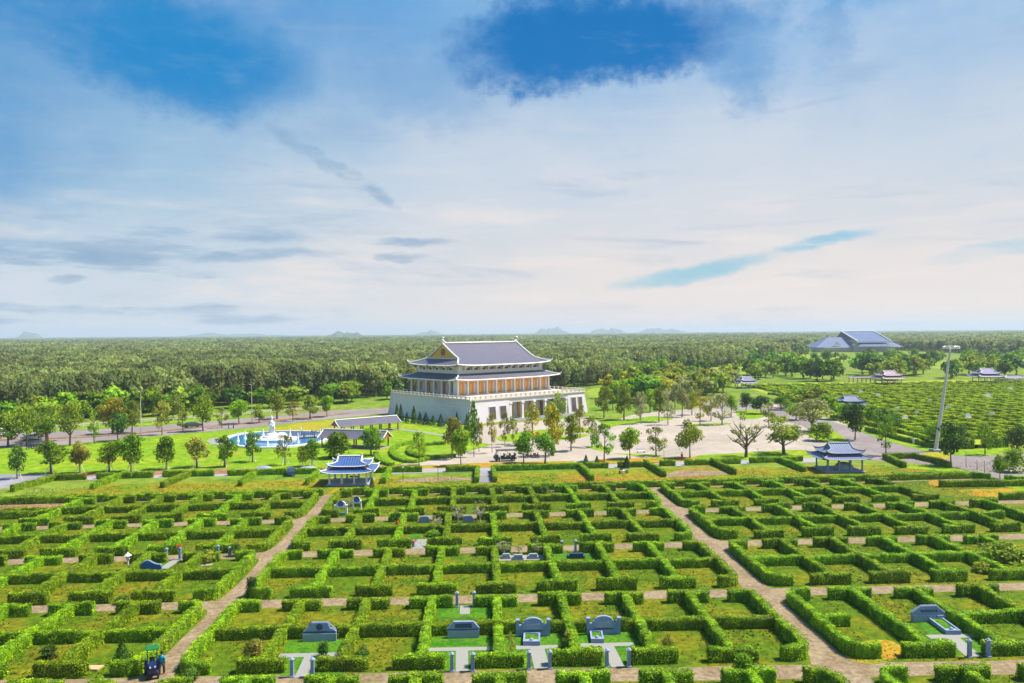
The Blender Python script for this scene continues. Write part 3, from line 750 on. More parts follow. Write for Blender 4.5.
# ---- the far field of hedges on the right: the nearest ones one by one, the rest as one mass
field_px = [(738, 385), (1090, 379), (1090, 444), (1005, 446), (940, 447.5), (866, 429), (800, 404)]
def inside(u, v, poly):
    c = False; n = len(poly)
    for i in range(n):
        (x0, y0), (x1, y1) = poly[i], poly[(i+1) % n]
        if (y0 > v) != (y1 > v) and u < (x1-x0)*(v-y0)/(y1-y0)+x0: c = not c
    return c
spots = []
for j in range(22):
    y = 150+j*16.8
    for i in range(60):
        x = 70+i*5.95
        wy = y+.03*(x-100)
        if all(inside(*pix(x, wy+d, 0), field_px) for d in (-6, 6)) and pix(x, wy, 0)[0] < 1040: spots.append((depth(x, wy), x, wy, j))
spots.sort()
near, far = spots[:150], spots[150:]
rows_seen = {}
for d, x, y, j in near: rows_seen.setdefault(j, []).append((x, y))
for jn, j in enumerate(sorted(rows_seen)):
    for k, (x, y) in enumerate(sorted(rows_seen[j])):
        o = link('hedge', hedge_I('mid', 2, (k+j) % 3)); o.location = (x, y, 0); o.rotation_euler.z = random.uniform(-.02, .02)
        o.scale = (1, 1, random.uniform(.9, 1.1))
        setp(o, f'clipped hedge of the far field, {ordn(jn)} row from the road, {ordn(k)} from left', 'hedge', 'hedges of the far field')
ys = sorted({(j, round(y0)) for _, x, y0, j in spots})
if far:
    ls = []
    for d, x, y, j in far: ls += [[(x+a, y+b) for a, b in l] for l in I_lines(1.8, 1.8)]
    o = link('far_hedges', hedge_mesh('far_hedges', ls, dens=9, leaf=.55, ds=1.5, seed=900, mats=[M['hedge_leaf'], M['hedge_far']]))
    setp(o, 'mass of trimmed hedges filling the back of the far field', 'hedges', kind='stuff')
ls = []
for j in range(22):
    run = sorted((x, y) for _, x, y, jj in spots if jj == j)
    if len(run) > 2: ls.append([run[0], run[-1]])
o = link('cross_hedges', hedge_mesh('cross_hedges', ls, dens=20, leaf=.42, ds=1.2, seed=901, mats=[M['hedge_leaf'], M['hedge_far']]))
setp(o, 'long crosswise hedges of the far field beyond the road', 'hedges', kind='stuff')
line_hedge([(866, 431), (905, 441.5), (935, 448.5)], 'low hedge along the road below the far field, left of the mast', lod=2, seed=80)
line_hedge([(940, 449.5), (972, 448.6)], 'hedge along the road right of the tall mast, dark tree before it', lod=2, seed=81, h=2.2, w=1.6)
line_hedge([(984, 448), (1006, 447)], 'block of hedge along the road at the right, behind a thin tree', lod=2, seed=82, h=2.2, w=1.6)

# grass tufts in the plots
def tufts():
    n = 190000
    y = 55+rng.random(n)**.9*86; x = (rng.random(n)-.5)*1.36*y
    c = np.stack([x, y+.001*(y-60)*x, np.zeros(n)], 1)
    keep = np.ones(n, bool)
    for a, b in ((56.2, 58.9), (73.4, 76.0), (90.3, 93.0), (107.4, 110.0), (124.3, 126.4), (139, 150)): keep &= ~((y > a) & (y < b))
    keep &= ~((x > -25.9) & (x < -22.9)) & ~((x > 24.2) & (x < 27.6))
    c = c[keep]
    pat = np.sin(c[:, 0]*.7+1)+np.sin(c[:, 1]*.5+c[:, 0]*.3)+rng.normal(size=len(c))*.8
    c = c[pat > -.3]
    bad = np.zeros(len(c), bool)
    for pl in TURFS:
        q = np.array(pl); lo, hi = q.min(0)-.2, q.max(0)+.2
        bad |= (c[:, 0] > lo[0]) & (c[:, 0] < hi[0]) & (c[:, 1] > lo[1]) & (c[:, 1] < hi[1])
    c = c[~bad]
    n = len(c); s = .08+.17*rng.random(n)**2
    c[:, 2] = s*.12
    nr = rng.normal(size=(n, 3))*.7; nr[:, 2] = 1.0
    return quad_mesh('grass_tufts', leaf_quads(c, nr, s*1.2, .3, rng, .7), [leaf_mat('tuft', (.095, .165, .003), (.175, .18, .008), scale=.25, objvar=0, transl=.4)])
TURFS = []

# ------------------------------------------------------------------ the white hall on its podium
TH = R(40); HX, HYW = -4.9, 218.4
def L2W(s, t): return (HX+s*math.cos(TH)-t*math.sin(TH), HYW+s*math.sin(TH)+t*math.cos(TH))

def grid_surface(mb, P, nu, nv, uvs=None, flip=False):
    """P(i,j)->(x,y,z),(u,v)"""
    base = len(mb.v)
    for i in range(nu+1):
        for j in range(nv+1):
            p, w = P(i/nu, j/nv); mb.v.append(p); uvs.append(w)
    for i in range(nu):
        for j in range(nv):
            a = base+i*(nv+1)+j; q = (a, a+nv+1, a+nv+2, a+1)
            mb.f.append(q[::-1] if flip else q); mb.mi.append(0)

def skirt_roof(name, e, i, ez, iz, lift, tile, parent, curve=1.35, thick=.22, ridge=.2, ridge_mat=None, soffit=None):
    """hipped lower roof: eave rectangle e=(x0,x1,y0,y1), inner rectangle i, upturned corners"""
    mb = MB(); uv = []
    ec = [(e[0], e[2]), (e[1], e[2]), (e[1], e[3]), (e[0], e[3])]; ic = [(i[0], i[2]), (i[1], i[2]), (i[1], i[3]), (i[0], i[3])]
    def zf(u, v): return ez+(iz-ez)*v**curve+lift*abs(2*u-1)**5*(1-v)**2
    for k in range(4):
        a, b, c, d = ec[k], ec[(k+1) % 4], ic[k], ic[(k+1) % 4]
        Ln = math.hypot(b[0]-a[0], b[1]-a[1]); D = math.hypot(c[0]-a[0], c[1]-a[1])
        def P(u, v):
            lo = (a[0]+(b[0]-a[0])*u, a[1]+(b[1]-a[1])*u); hi = (c[0]+(d[0]-c[0])*u, c[1]+(d[1]-c[1])*u)
            return (lo[0]+(hi[0]-lo[0])*v, lo[1]+(hi[1]-lo[1])*v, zf(u, v)), (u*Ln, v*D)
        grid_surface(mb, P, 24, 6, uv)
    o = mb.build(name, tile, parent, uvs=uv)
    tr = MB()
    for k in range(4):      # hip ridges with curled tips, and the eave board
        a, c = Vector((*ec[k], 0)), Vector((*ic[k], 0)); out = (a-c).normalized()
        pts = [(*(c+(a-c)*t).xy, zf(0, 1-t)+ridge*.6) for t in np.linspace(0, 1, 9)]
        tip = Vector(pts[-1]); pts += [tuple(tip+out*ridge*1.6+Vector((0, 0, ridge*1.3))), tuple(tip+out*ridge*2.2+Vector((0, 0, ridge*3.2)))]
        tr.tube(pts, [ridge]*9+[ridge*.8, ridge*.35], 6)
        b = ec[(k+1) % 4]; q = ec[k]
        tr.tube([(q[0]+(b[0]-q[0])*u, q[1]+(b[1]-q[1])*u, zf(u, 0)-thick*.4) for u in np.linspace(0, 1, 17)], thick*.55, 4)
    tr.build('roof_ridge', ridge_mat or M['white'], o)
    sf = MB(); sf.add([(*p, ez-.05) for p in ec]+[(*p, ez+.25) for p in ic], [(k, 4+k, 4+(k+1) % 4, (k+1) % 4) for k in range(4)])
    sf.build('soffit', soffit or M['cream'], o)
    return o

def gable_hip_roof(name, e, ez, rz, rx0, rx1, vg, lift, tile, parent, curve=1.3, ridge=.28, ridge_mat=None, gable=None, finial=1.0, thick=.25, soffit=None):
    """hip-and-gable roof: eaves e=(x0,x1,y0,y1), ridge from rx0 to rx1 along x"""
    rm = ridge_mat or M['white']
    ym = (e[2]+e[3])/2
    zz = lambda v: ez+(rz-ez)*v**curve
    xl = lambda v: e[0]+(rx0-e[0])*min(1, v/vg); xr = lambda v: e[1]+(rx1-e[1])*min(1, v/vg)
    li = lambda u, v: lift*abs(2*u-1)**5*max(0, 1-v/vg)**2
    mb = MB(); uv = []; D = math.hypot(ym-e[2], rz-ez)
    for sgn, y0 in ((1, e[2]), (-1, e[3])):
        def P(u, v):
            x = xl(v)+(xr(v)-xl(v))*u
            return (x, y0+(ym-y0)*v, zz(v)+li(u, v)), (x, v*D)
        grid_surface(mb, P, 28, 12, uv, flip=sgn < 0)
    for sgn, x0, x1 in ((1, e[0], rx0), (-1, e[1], rx1)):
        def P(u, w):
            v = w*vg; ya = e[2]+(ym-e[2])*v; yb = e[3]+(ym-e[3])*v
            y = ya+(yb-ya)*u
            return (x0+(x1-x0)*w, y, zz(v)+li(u, v)), (y, w*abs(x1-x0))
        grid_surface(mb, P, 18, 6, uv, flip=sgn > 0)
    o = mb.build(name, tile, parent, uvs=uv)
    tr = MB()
    tr.tube([(rx0-.1, ym, rz+ridge*.8), (rx1+.1, ym, rz+ridge*.8)], ridge*1.15, 6)
    for sg, rx, ex in ((-1, rx0, e[0]), (1, rx1, e[1])):
        for y0 in (e[2], e[3]):
            pts = [(rx, y0+(ym-y0)*v, zz(v)+ridge*.6) for v in np.linspace(1, vg, 7)]
            pts += [(rx+(ex-rx)*t, (y0+(ym-y0)*vg*(1-t)), zz(vg*(1-t))+li(0, vg*(1-t))+ridge*.6) for t in np.linspace(0, 1, 7)[1:]]
            out = Vector((sg, math.copysign(1, y0-ym), 0)).normalized(); tip = Vector(pts[-1])
            pts += [tuple(tip+out*ridge*1.6+Vector((0, 0, ridge*1.0))), tuple(tip+out*ridge*2.2+Vector((0, 0, ridge*2.6)))]
            tr.tube(pts, [ridge]*(len(pts)-2)+[ridge*.8, ridge*.3], 6)
        # gable foot ridge
        tr.tube([(rx, e[2]+(ym-e[2])*vg, zz(vg)+.05), (rx, e[3]+(ym-e[3])*vg, zz(vg)+.05)], ridge*.7, 5)
    for k in range(2):
        y = (e[2], e[3])[k]
        tr.tube([(e[0]+(e[1]-e[0])*u, y, ez+lift*abs(2*u-1)**5-thick*.4) for u in np.linspace(0, 1, 21)], thick*.55, 4)
        x = (e[0], e[1])[k]
        tr.tube([(x, e[2]+(e[3]-e[2])*u, ez+lift*abs(2*u-1)**5-thick*.4) for u in np.linspace(0, 1, 13)], thick*.55, 4)
    tr.build('roof_ridge', rm, o)
    for sg, rx in ((1, rx0), (-1, rx1)):
        fn = MB(); s = finial
        fn.tube([(rx+sg*.9*s, ym, rz+.2*s), (rx+sg*.3*s, ym, rz+.7*s), (rx-sg*.15*s, ym, rz+1.25*s), (rx, ym, rz+1.75*s), (rx+sg*.42*s, ym, rz+1.7*s), (rx+sg*.45*s, ym, rz+1.35*s)],
                [.42*s, .42*s, .38*s, .36*s, .3*s, .14*s], 8)
        fn.build('ridge_finial', rm, o)
        gb = MB(); n = 8
        xx = rx+sg*.25*finial
        top = [(xx, e[2]+(ym-e[2])*v, zz(v)-.12) for v in np.linspace(vg, 1, n)]
        top += [(xx, e[3]+(ym-e[3])*v, zz(v)-.12) for v in np.linspace(1, vg, n)[1:]]
        gb.add(top, [tuple(range(len(top)))])
        gb.build('gable_panel', gable or M['gold'], o)
    sf = MB(); sf.add([(e[0], e[2], ez-.06), (e[1], e[2], ez-.06), (e[1], e[3], ez-.06), (e[0], e[3], ez-.06)], [(3, 2, 1, 0)])
    sf.build('soffit', soffit or M['cream'], o)
    return o

def build_hall():
    hall = thing('temple_hall', 'large white two-storey temple hall with slate hip-and-gable roofs and gold gable on a white podium', 'temple', (HX, HYW, 0), TH)
    LF, LA, PH = 45.7, 38.8, 6.4
    # podium: battered core behind the portico, piers and walls before it
    po = MB()
    po.box(-.9, LF+.9, 3.2, LA+.9, 0, PH, top=(.9, .45))
    def pier(s0, s1, t0=-.7, z0=0, z1=PH, dl=0, dr=0):
        vs = [(s0-dl, t0, z0), (s1+dr, t0, z0), (s1+dr, 3.6, z0), (s0-dl, 3.6, z0), (s0, 0, z1), (s1, 0, z1), (s1, 3.6, z1), (s0, 3.6, z1)]
        po.add(vs, [(3, 2, 1, 0), (4, 5, 6, 7), (0, 1, 5, 4), (1, 2, 6, 5), (2, 3, 7, 6), (3, 0, 4, 7)])
    pier(0, 14.4, dl=.9); pier(38.2, LF, dr=.9)
    po.box(14.4, 38.2, .02, 3.6, 5.15, PH)
    pod = po.build('podium', M['wall'], hall)
    tr = MB()
    tr.box(-.25, LF+.25, -.28, LA+.25, PH+.003, PH+.30)
    for a in ((.05, LF-.05, -.1, .15), (.05, LF-.05, LA-.15, LA+.1), (-.1, .15, 0.2, LA-.2), (LF-.15, LF+.1, .2, LA-.2)):
        tr.box(a[0], a[1], a[2], a[3], PH+.302, PH+.42); tr.box(a[0], a[1], a[2], a[3], PH+.95, PH+1.1)
    for s in np.arange(0, LF+.1, 1.9):
        for t in (0, LA): tr.box(s-.14, s+.14, t-.16, t+.16, PH+.302, PH+1.22)
    for t in np.arange(1.9, LA, 1.9):
        for s in (0, LF): tr.box(s-.16, s+.16, t-.14, t+.14, PH+.302, PH+1.22)
    for s in np.arange(.95, LF, .475):
        tr.box(s-.06, s+.06, -.05, .08, PH+.42, PH+.95)
    for t in np.arange(.95, LA, .475):
        tr.box(-.05, .08, t-.06, t+.06, PH+.42, PH+.95)
    tr.build('balustrade', M['cream'], hall)
    bd = MB()   # faint string courses on the side wall
    for z in (2.3, 4.4): bd.box(-.9+.9*z/PH*1.0-.06, -.9+.9*z/PH+.1, 0, LA, z, z+.10)
    bd.build('string_course', M['white'], pod)
    # ground-floor windows
    for s0, s1, z0, z1 in ((6.6, 8.9, .9, 4.3), (10.6, 12.9, .9, 4.3), (39.6, 41.6, .8, 5.0), (42.6, 44.4, .8, 5.0)):
        yy = lambda z: -.7+.7*z/PH
        fr = MB()
        fr.add([(s0-.2, yy(z0)-.06, z0-.2), (s1+.2, yy(z0)-.06, z0-.2), (s1+.2, yy(z1)-.08, z1+.2), (s0-.2, yy(z1)-.08, z1+.2),
                (s0-.2, .4, z0-.2), (s1+.2, .4, z0-.2), (s1+.2, .4, z1+.2), (s0-.2, .4, z1+.2)],
               [(0, 1, 5, 4), (1, 2, 6, 5), (2, 3, 7, 6), (3, 0, 4, 7), (0, 1, 2, 3)])
        w = fr.build('window', M['cream'], hall)
        pn = MB(); pn.add([(s0, yy(z0)-.09, z0), (s1, yy(z0)-.09, z0), (s1, yy(z1)-.11, z1), (s0, yy(z1)-.11, z1)], [(0, 1, 2, 3)])
        pn.build('pane', M['glass_dark'], w)
        sm = (s0+s1)/2; mu = MB(); mu.box(sm-.06, sm+.06, yy(z0)-.16, yy(z0)-.1, z0, z1*.6); mu.build('mullion', M['brown'], w)
    # portico: columns, brown doors at its back
    for s in (14.9, 19.6, 24.2, 28.8, 33.4, 37.8):
        cb = MB(); cb.box(s-.6, s+.6, -.35, .9, 0, .5, bev=.06); cb.box(s-.36, s+.36, -.15, .62, .5, 4.7)
        cb.box(s-.5, s+.5, -.3, .8, 4.7, 5.15); cb.build('portico_column', M['white'], hall)
    for s in (17.2, 21.9, 26.5, 31.1, 35.6):
        d = MB(); d.box(s-1.35, s+1.35, 2.95, 3.2, .1, 4.4); dr = d.build('door', M['gold'] if s < 28 else M['brown'], hall)
        for q in (-.68, .68):
            p = MB(); p.box(s+q-.55, s+q+.55, 2.88, 2.948, .5, 4.1); p.build('door_leaf', M['orange'] if s < 22 else M['brown'], dr)
    st = MB()
    for k in range(4): st.box(14.6-.0, 38, -3.4+.8*k, -2.6+.8*k+(.0), 0, .12*(k+1)-.001*k)
    st.build('steps', M['paving'], hall)
    # upper hall
    s0, s1, t0, t1 = 5.6, 42.4, 12.5, 36.0; zf = PH+.31
    tf = MB(); tf.box(.3, LF-.3, .3, LA-.3, PH+.01, zf-.005); tf.build('terrace_floor', M['cream'], hall)
    wl = MB(); wl.box(s0+2.0, s1-2.0, t0+2.4, t1-2.0, zf, 11.6); wl.build('hall_wall', M['white'], hall)
    plinth = MB(); plinth.box(s0-.8, s1+.8, t0-.8, t1+.8, zf, zf+.3); plinth.build('plinth', M['cream'], hall)
    nb = 10
    cs = np.linspace(s0, s1, nb+1); ct = np.linspace(t0, t1, 7)
    def column(s, t):
        c = MB(); c.lathe([(.50, zf+.3), (.50, zf+.55), (.36, zf+.65), (.34, 11.0), (.46, 11.2), (.46, 11.5)], s, t, 10)
        c.build('column', M['white'], hall)
    for s in cs: column(s, t0)
    for t in ct[1:]: column(s0, t)
    for t in ct[1:]: column(s1, t)
    for a, b in zip(cs[:-1], cs[1:]):      # orange folding doors between the columns
        mid = (a+b)/2; d = MB(); d.box(mid-.92, mid+.92, t0+.45, t0+2.38, zf+.3, 10.6); dr = d.build('door', M['orange'], hall)
        for q in (-.58, .58):
            p = MB(); p.box(mid+q*.8-.32, mid+q*.8+.32, t0+.38, t0+.448, zf+.6, 10.2); p.build('door_leaf', M['gold'] if q < 0 else M['orange'], dr)
        for e_ in (a+.1, b-.92): w_ = MB(); w_.box(e_, e_+.82, t0+.5, t0+2.39, zf+.302, 11.2); w_.build('wall_pier', M['white'], hall)
        lt = MB(); lt.box(a+.36, b-.36, t0-.1, t0+.1, 10.55, 11.3); lt.build('lintel_panel', M['orange'], hall)
    for k, (a, b) in enumerate(zip(ct[:-1], ct[1:])):
        mid = (a+b)/2
        if k in (1, 3, 5): 
            d = MB(); d.box(s0+1.55, s0+1.98, mid-.9, mid+.9, zf+.9, 10.2); w = d.build('window', M['cream'], hall)
            p = MB(); p.box(s0+1.48, s0+1.546, mid-.7, mid+.7, zf+1.1, 10.0); p.build('pane', M['glass_dark'], w)
        else:
            d = MB(); d.box(s0+1.55, s0+1.98, mid-1.1, mid+1.1, zf+.3, 10.5); dr = d.build('door', M['gold'] if k == 4 else M['orange'], hall)
            p = MB(); p.box(s0+1.48, s0+1.546, mid-.8, mid-.1, zf+.6, 10.1); p.build('door_leaf', M['brown'], dr)
    be = MB()
    be.box(s0-.3, s1+.3, t0-.3, t0+.3, 11.3, 11.75); be.box(s0-.3, s0+.3, t0+.31, t1+.3, 11.3, 11.75); be.box(s1-.3, s1+.3, t0+.31, t1+.3, 11.3, 11.75)
    be.build('eave_beam', M['cream'], hall)
    skirt_roof('lower_roof', (s0-2.7, s1+2.7, t0-2.7, t1+2.7), (s0+1.5, s1-1.5, t0+1.5, t1-1.5), 11.45, 13.15, .42, M['tile_slate'], hall, ridge=.20, thick=.32)
    up = MB(); up.box(s0+1.4, s1-1.4, t0+1.4, t1-1.4, 12.8, 15.75); up.build('upper_wall', M['white'], hall)
    for k, s in enumerate(np.linspace(s0+3.4, s1-3.4, 11)):
        b = MB(); b.box(s-.6, s+.6, t0+.2, t0+1.396, 14.75, 15.35); b.box(s-.35, s+.35, t0+.7, t0+1.394, 14.1, 14.748); b.build('bracket', M['cream'], hall)
        if k < 10:
            s2 = s+1.5; v = MB(); v.box(s2-.8, s2+.8, t0+1.33, t0+1.397, 14.1, 14.9); v.build('vent_window', M['glass_dark'], hall)
    for k, t in enumerate(np.linspace(t0+3.4, t1-3.4, 6)):
        b = MB(); b.box(s0+.2, s0+1.396, t-.6, t+.6, 14.75, 15.35); b.box(s0+.7, s0+1.394, t-.35, t+.35, 14.1, 14.748); b.build('bracket', M['cream'], hall)
        if k < 5:
            t2 = t+1.67; v = MB(); v.box(s0+1.33, s0+1.397, t2-.8, t2+.8, 14.1, 14.9); v.build('vent_window', M['glass_dark'], hall)
    gable_hip_roof('upper_roof', (s0-.6, s1+.6, t0-.6, t1+.6), 15.6, 21.9, s0+3.3, s1-3.0, .37, .55, M['tile_slate'], hall, curve=1.28, ridge=.27, finial=1.05, thick=.36)
    pn = MB(); ym = (t0+t1)/2
    pn.lathe([(.2, 0), (1.0, .02), (1.0, .2), (.2, .22)], 0, 0, 16)
    em = pn.build('gable_emblem', M['brown'], hall); em.rotation_euler = (0, -math.pi/2, 0); em.location = (s0+3.3+.22, ym, 19.3)
build_hall()

# ------------------------------------------------------------------ pavilions
def pavilion(label, x, y, rz, tile, ridge_m, col_m, w=8.6, d=7.4, sc=1.0, group='tiled pavilions', slab=True, gable=None, top=True, zs=.95):
    p = thing('pavilion', label, 'pavilion', (x, y, 0), rz, group)
    p.scale = (sc, sc, sc*zs)
    hw, hd = w/2, d/2
    b = MB(); b.box(-hw+.7, hw-.7, -hd+.7, hd-.7, 0, .18, bev=.03); b.box(-hw+1, hw-1, -hd+1, hd-1, .181, .34, bev=.03)
    b.build('base', M['stone_light'], p)
    for cx in np.linspace(-hw+1.25, hw-1.25, 4):
        for cy in (-hd+1.25, hd-1.25):
            if abs(cx) < 1.5 and False: continue
            c = MB(); c.lathe([(.26, .34), (.26, .5), (.17, .55), (.16, 2.45), (.24, 2.6), (.24, 2.72)], cx, cy, 8); c.build('column', col_m, p)
    be = MB()
    be.box(-hw+1.05, hw-1.05, -hd+1.1, -hd+1.4, 2.45, 2.75); be.box(-hw+1.05, hw-1.05, hd-1.4, hd-1.1, 2.45, 2.75)
    be.box(-hw+1.1, -hw+1.4, -hd+1.405, hd-1.405, 2.45, 2.75); be.box(hw-1.4, hw-1.1, -hd+1.405, hd-1.405, 2.45, 2.75)
    be.build('beam', col_m, p)
    skirt_roof('lower_roof', (-hw, hw, -hd, hd), (-hw+1.75, hw-1.75, -hd+1.75, hd-1.75), 2.62, 3.55, .42, tile, p, ridge=.11, ridge_mat=ridge_m, thick=.14, soffit=col_m)
    if top:
        up = MB(); up.box(-hw+1.7, hw-1.7, -hd+1.7, hd-1.7, 3.3, 3.9); up.build('upper_wall', col_m, p)
        gable_hip_roof('upper_roof', (-hw+.95, hw-.95, -hd+.95, hd-.95), 3.75, 5.2, -hw+2.3, hw-2.3, .5, .38, tile, p, curve=1.25, ridge=.12, ridge_mat=ridge_m,
                       gable=gable or col_m, finial=.28, thick=.15, soffit=col_m)
    return p
x, y = G(347, 486.5); pavilion('blue tiled pavilion with white upturned ridges and white columns beside the left path', x, y+3.4, 0, M['tile_blue'], M['white'], M['white'], zs=.86)
t = thing('stone_table', 'round pale stone table inside the blue and white pavilion', 'table', (x+.6, y+3.2, .34))
b = MB(); b.lathe([(.35, 0), (.25, .1), (.22, .6), (.75, .66), (.78, .76), (.6, .78)], 0, 0, 14); b.build('table_top', M['stone_light'], t)
x, y = G(846, 473); pavilion('grey-blue pavilion with grey-blue columns and a pale mound inside, beside the road at right', x+.2, y+3.2, 0, M['tile_grey'], M['stone_light'], M['stone_light'], zs=.92)
mo = MB(); mo.lathe([(1.75, 0), (1.75, .1), (1.66, .5), (1.35, .92), (.8, 1.2), (.2, 1.32)], 0, 0, 24, sy=.7)
setp(mo.build('grave_mound', M['stone_light'], None, (x+.5, y+2.0, .34), smooth=True), 'rounded pale grey stone mound inside the grey-blue pavilion', 'grave mound')
x, y = G(748.5, 388.5); pavilion('small white and violet pavilion among trees left of the far hedge field', x, y+3, R(6), M['tile_violet'], M['white'], M['white'], gable=M['white'])
x, y = G(854.5, 413); pavilion('blue pavilion half hidden by trees at the near edge of the far field', x, y+3, R(-4), M['tile_grey'], M['stone_light'], M['stone'])
x, y = G(892, 386); pavilion('purple roofed pavilion at the back of the far field, right of a long low gateway', x, y+3, R(3), M['tile_purple'], M['cream'], M['cream'], sc=1.35, gable=M['tile_purple'])
x, y = G(990, 384); pavilion('violet roofed white pavilion at the back of the far field, right of the mast', x, y+3, R(-3), M['tile_violet'], M['white'], M['white'], sc=1.38)
x, y = G(1013, 384); pavilion('low violet roofed pavilion at the right picture edge, behind the far field', x, y+2, R(-3), M['tile_violet'], M['white'], M['white'], sc=1.15, top=False)
# low gateway left of the purple pavilion
x, y = G(866, 385); g = thing('gateway', 'long low purple gateway with cream posts at the back of the far field', 'gateway', (x, y+4, 0))
b = MB()
for k in range(7): b.box(-6+2*k-.2, -6+2*k+.2, -.3, .3, 0, 3.0)
b.build('posts', M['cream'], g)
b = MB(); b.box(-6.8, 6.8, -.8, .8, 3.0, 3.2); b.box(-6.2, 6.2, -.5, .5, 3.2, 3.6, top=(.3, .3)); b.build('roof', M['tile_purple'], g)

# ------------------------------------------------------------------ covered walkways
def walkway(label, a, b, hz, w, gable_end):
    ax, ay = a; bx, by = b; L = math.hypot(bx-ax, by-ay)
    o = thing('covered_walkway', label, 'walkway', (ax, ay, 0), math.atan2(by-ay, bx-ax), 'covered walkways by the fountain')
    uv = []; mb = MB(); hw = w/2
    for sg in (-1, 1):
        def P(u, v): return (-.8+(L+1.6)*u, sg*hw*1.25*(1-v), hz-.25+(w*.36)*v**1.2), (u*L, v*hw*1.3)
        grid_surface(mb, P, 20, 5, uv, flip=sg > 0)
    rf = mb.build('roof', M['tile_slate'], o, uvs=uv)
    tr = MB(); top = hz-.25+w*.36
    tr.tube([(-.9, 0, top+.1), (L+.9, 0, top+.1)], .15, 6)
    for x in (-.85, L+.85):
        for sg in (-1, 1):
            tr.tube([(x, sg*hw*1.3*(1-v), hz-.22+w*.36*v**1.2) for v in np.linspace(0, 1, 6)], .12, 5)
    tr.build('roof_ridge', M['white'], rf)
    for x in (-.7, L+.7):
        gb = MB(); gb.add([(x, -hw*1.1, hz-.2), (x, hw*1.1, hz-.2), (x, 0, top-.15)], [(0, 1, 2)]); gb.build('gable_panel', M['red_wood'], rf)
    n = int(L/2.6)
    for k in range(n+1):
        for sg in (-1, 1):
            p = MB(); p.box(k*L/n-.12, k*L/n+.12, sg*hw-.12, sg*hw+.12, 0, hz); p.build('post', M['red_wood'], o)
    be = MB(); 
    for sg in (-1, 1): be.box(0, L, sg*hw-.1, sg*hw+.1, hz-.35, hz-.02)
    be.build('beam', M['orange'], o)
    fl = MB(); fl.box(-.3, L+.3, -hw-.3, hw+.3, 0, .12, bev=.02); fl.build('floor', M['paving'], o)
walkway('rear covered walkway with slate roof and yellow-brown posts, left of the white podium', G(338, 434.5), G(394, 429.5), 2.3, 4.2, 0)
walkway('front covered walkway with slate roof and red gable, beside the fountain pool', G(327, 446), G(384, 448), 2.4, 4.4, 1)

# ------------------------------------------------------------------ fountain pool
pool_px = smooth_loop([(224, 441), (232, 436.4), (250, 433.6), (275, 432.4), (305, 432.2), (326, 433.5), (330, 437), (324, 442.5), (300, 446.6), (275, 448.8), (248, 448.6), (230, 445.5)], 5)
pw = Gs(pool_px); cxp = sum(p[0] for p in pw)/len(pw); cyp = sum(p[1] for p in pw)/len(pw)
pool = thing('fountain_pool', 'oval blue fountain pool with a white rim on the lawn', 'pool', (cxp, cyp, 0))
loc = [(a-cxp, b-cyp) for a, b in pw]
rim = MB(); n = len(loc)
inner = [(a*.93, b*.955) for a, b in loc]
vs = [(a, b, 0) for a, b in loc]+[(a, b, .42) for a, b in loc]+[(a, b, .42) for a, b in inner]+[(a, b, 0) for a, b in inner]
rim.add(vs, [(k*n+i, k*n+(i+1) % n, (k+1)*n+(i+1) % n, (k+1)*n+i) for k in range(3) for i in range(n)])
rim.build('rim', M['white'], pool)
wt = MB(); wt.add([(a*.995, b*.995, .22) for a, b in inner], [tuple(range(n))]); wt.build('water', M['water'], pool)
o = sheet('pavement', Gs(smooth_loop([(207, 441), (212, 438.4), (220, 438), (225, 441), (220, 445), (212, 444.4)], 4)), .045, M['paving'])
sx, sy = G(277, 440.5)
isl = MB(); isl.lathe([(5.4, 0), (5.4, .55), (4.9, .7), (2.6, .75)], 0, 0, 28, sy=.75)
setp(isl.build('statue_island', M['white'], None, (sx-.5, sy, .02)), 'round white platform in the pool under the statue', 'platform')
stt = thing('statue', 'tall white robed figure standing on a rocky white base in the fountain pool', 'statue', (sx-1.2, sy, .72))
b = MB(); b.lathe([(2.1, 0), (2.0, .35), (1.55, .6), (1.4, .95), (1.05, 1.1)], 0, 0, 14); b.lathe([(1.5, 0), (1.45, .5), (1.0, .95), (.4, 1.15)], 2.2, .3, 10); b.build('pedestal', M['white'], stt)
b = MB(); b.lathe([(.95, 1.05), (1.0, 1.5), (.82, 2.2), (.72, 2.9), (.80, 3.4), (.78, 3.75), (.45, 4.0), (.24, 4.12), (.25, 4.2), (.36, 4.38), (.38, 4.6), (.33, 4.8), (.24, 4.95), (.2, 5.1), (.08, 5.22)], 0, 0, 16, sy=.8)
b.tube([(-.75, -.1, 3.55), (-.85, -.45, 2.9), (-.3, -.75, 3.0), (0, -.8, 3.25)], [.26, .27, .22, .14], 8)
b.tube([(.75, -.1, 3.55), (.88, -.45, 2.9), (.4, -.75, 2.75), (.1, -.8, 2.9)], [.26, .27, .22, .14], 8)
b.tube([(.85, -.42, 2.95), (.95, -.5, 2.3), (.9, -.4, 1.6)], [.2, .28, .16], 8)
q = b.build('figure', M['white'], stt, smooth=True); q.scale = (.74, .8, 1)
for k, (u, v, h) in enumerate([(238, 442, 2.1), (245, 439.4, 1.9), (263, 436, 1.6), (267.5, 446, 1.7), (290, 436, 1.7), (298, 443.6, 2.4), (301, 434.5, 1.8), (320, 436, 1.5)]):
    xx, yy = G(u, v); b = MB(); b.lathe([(.42, 0), (.30, .25), (.17, h*.5), (.12, h*.85), (.03, h)], 0, 0, 9)
    setp(b.build('fountain_jet', M['water_white'], None, (xx, yy, .2)), f'white jet of water in the pool, {ordn(k)} from the left', 'fountain jet', 'white jets in the pool')
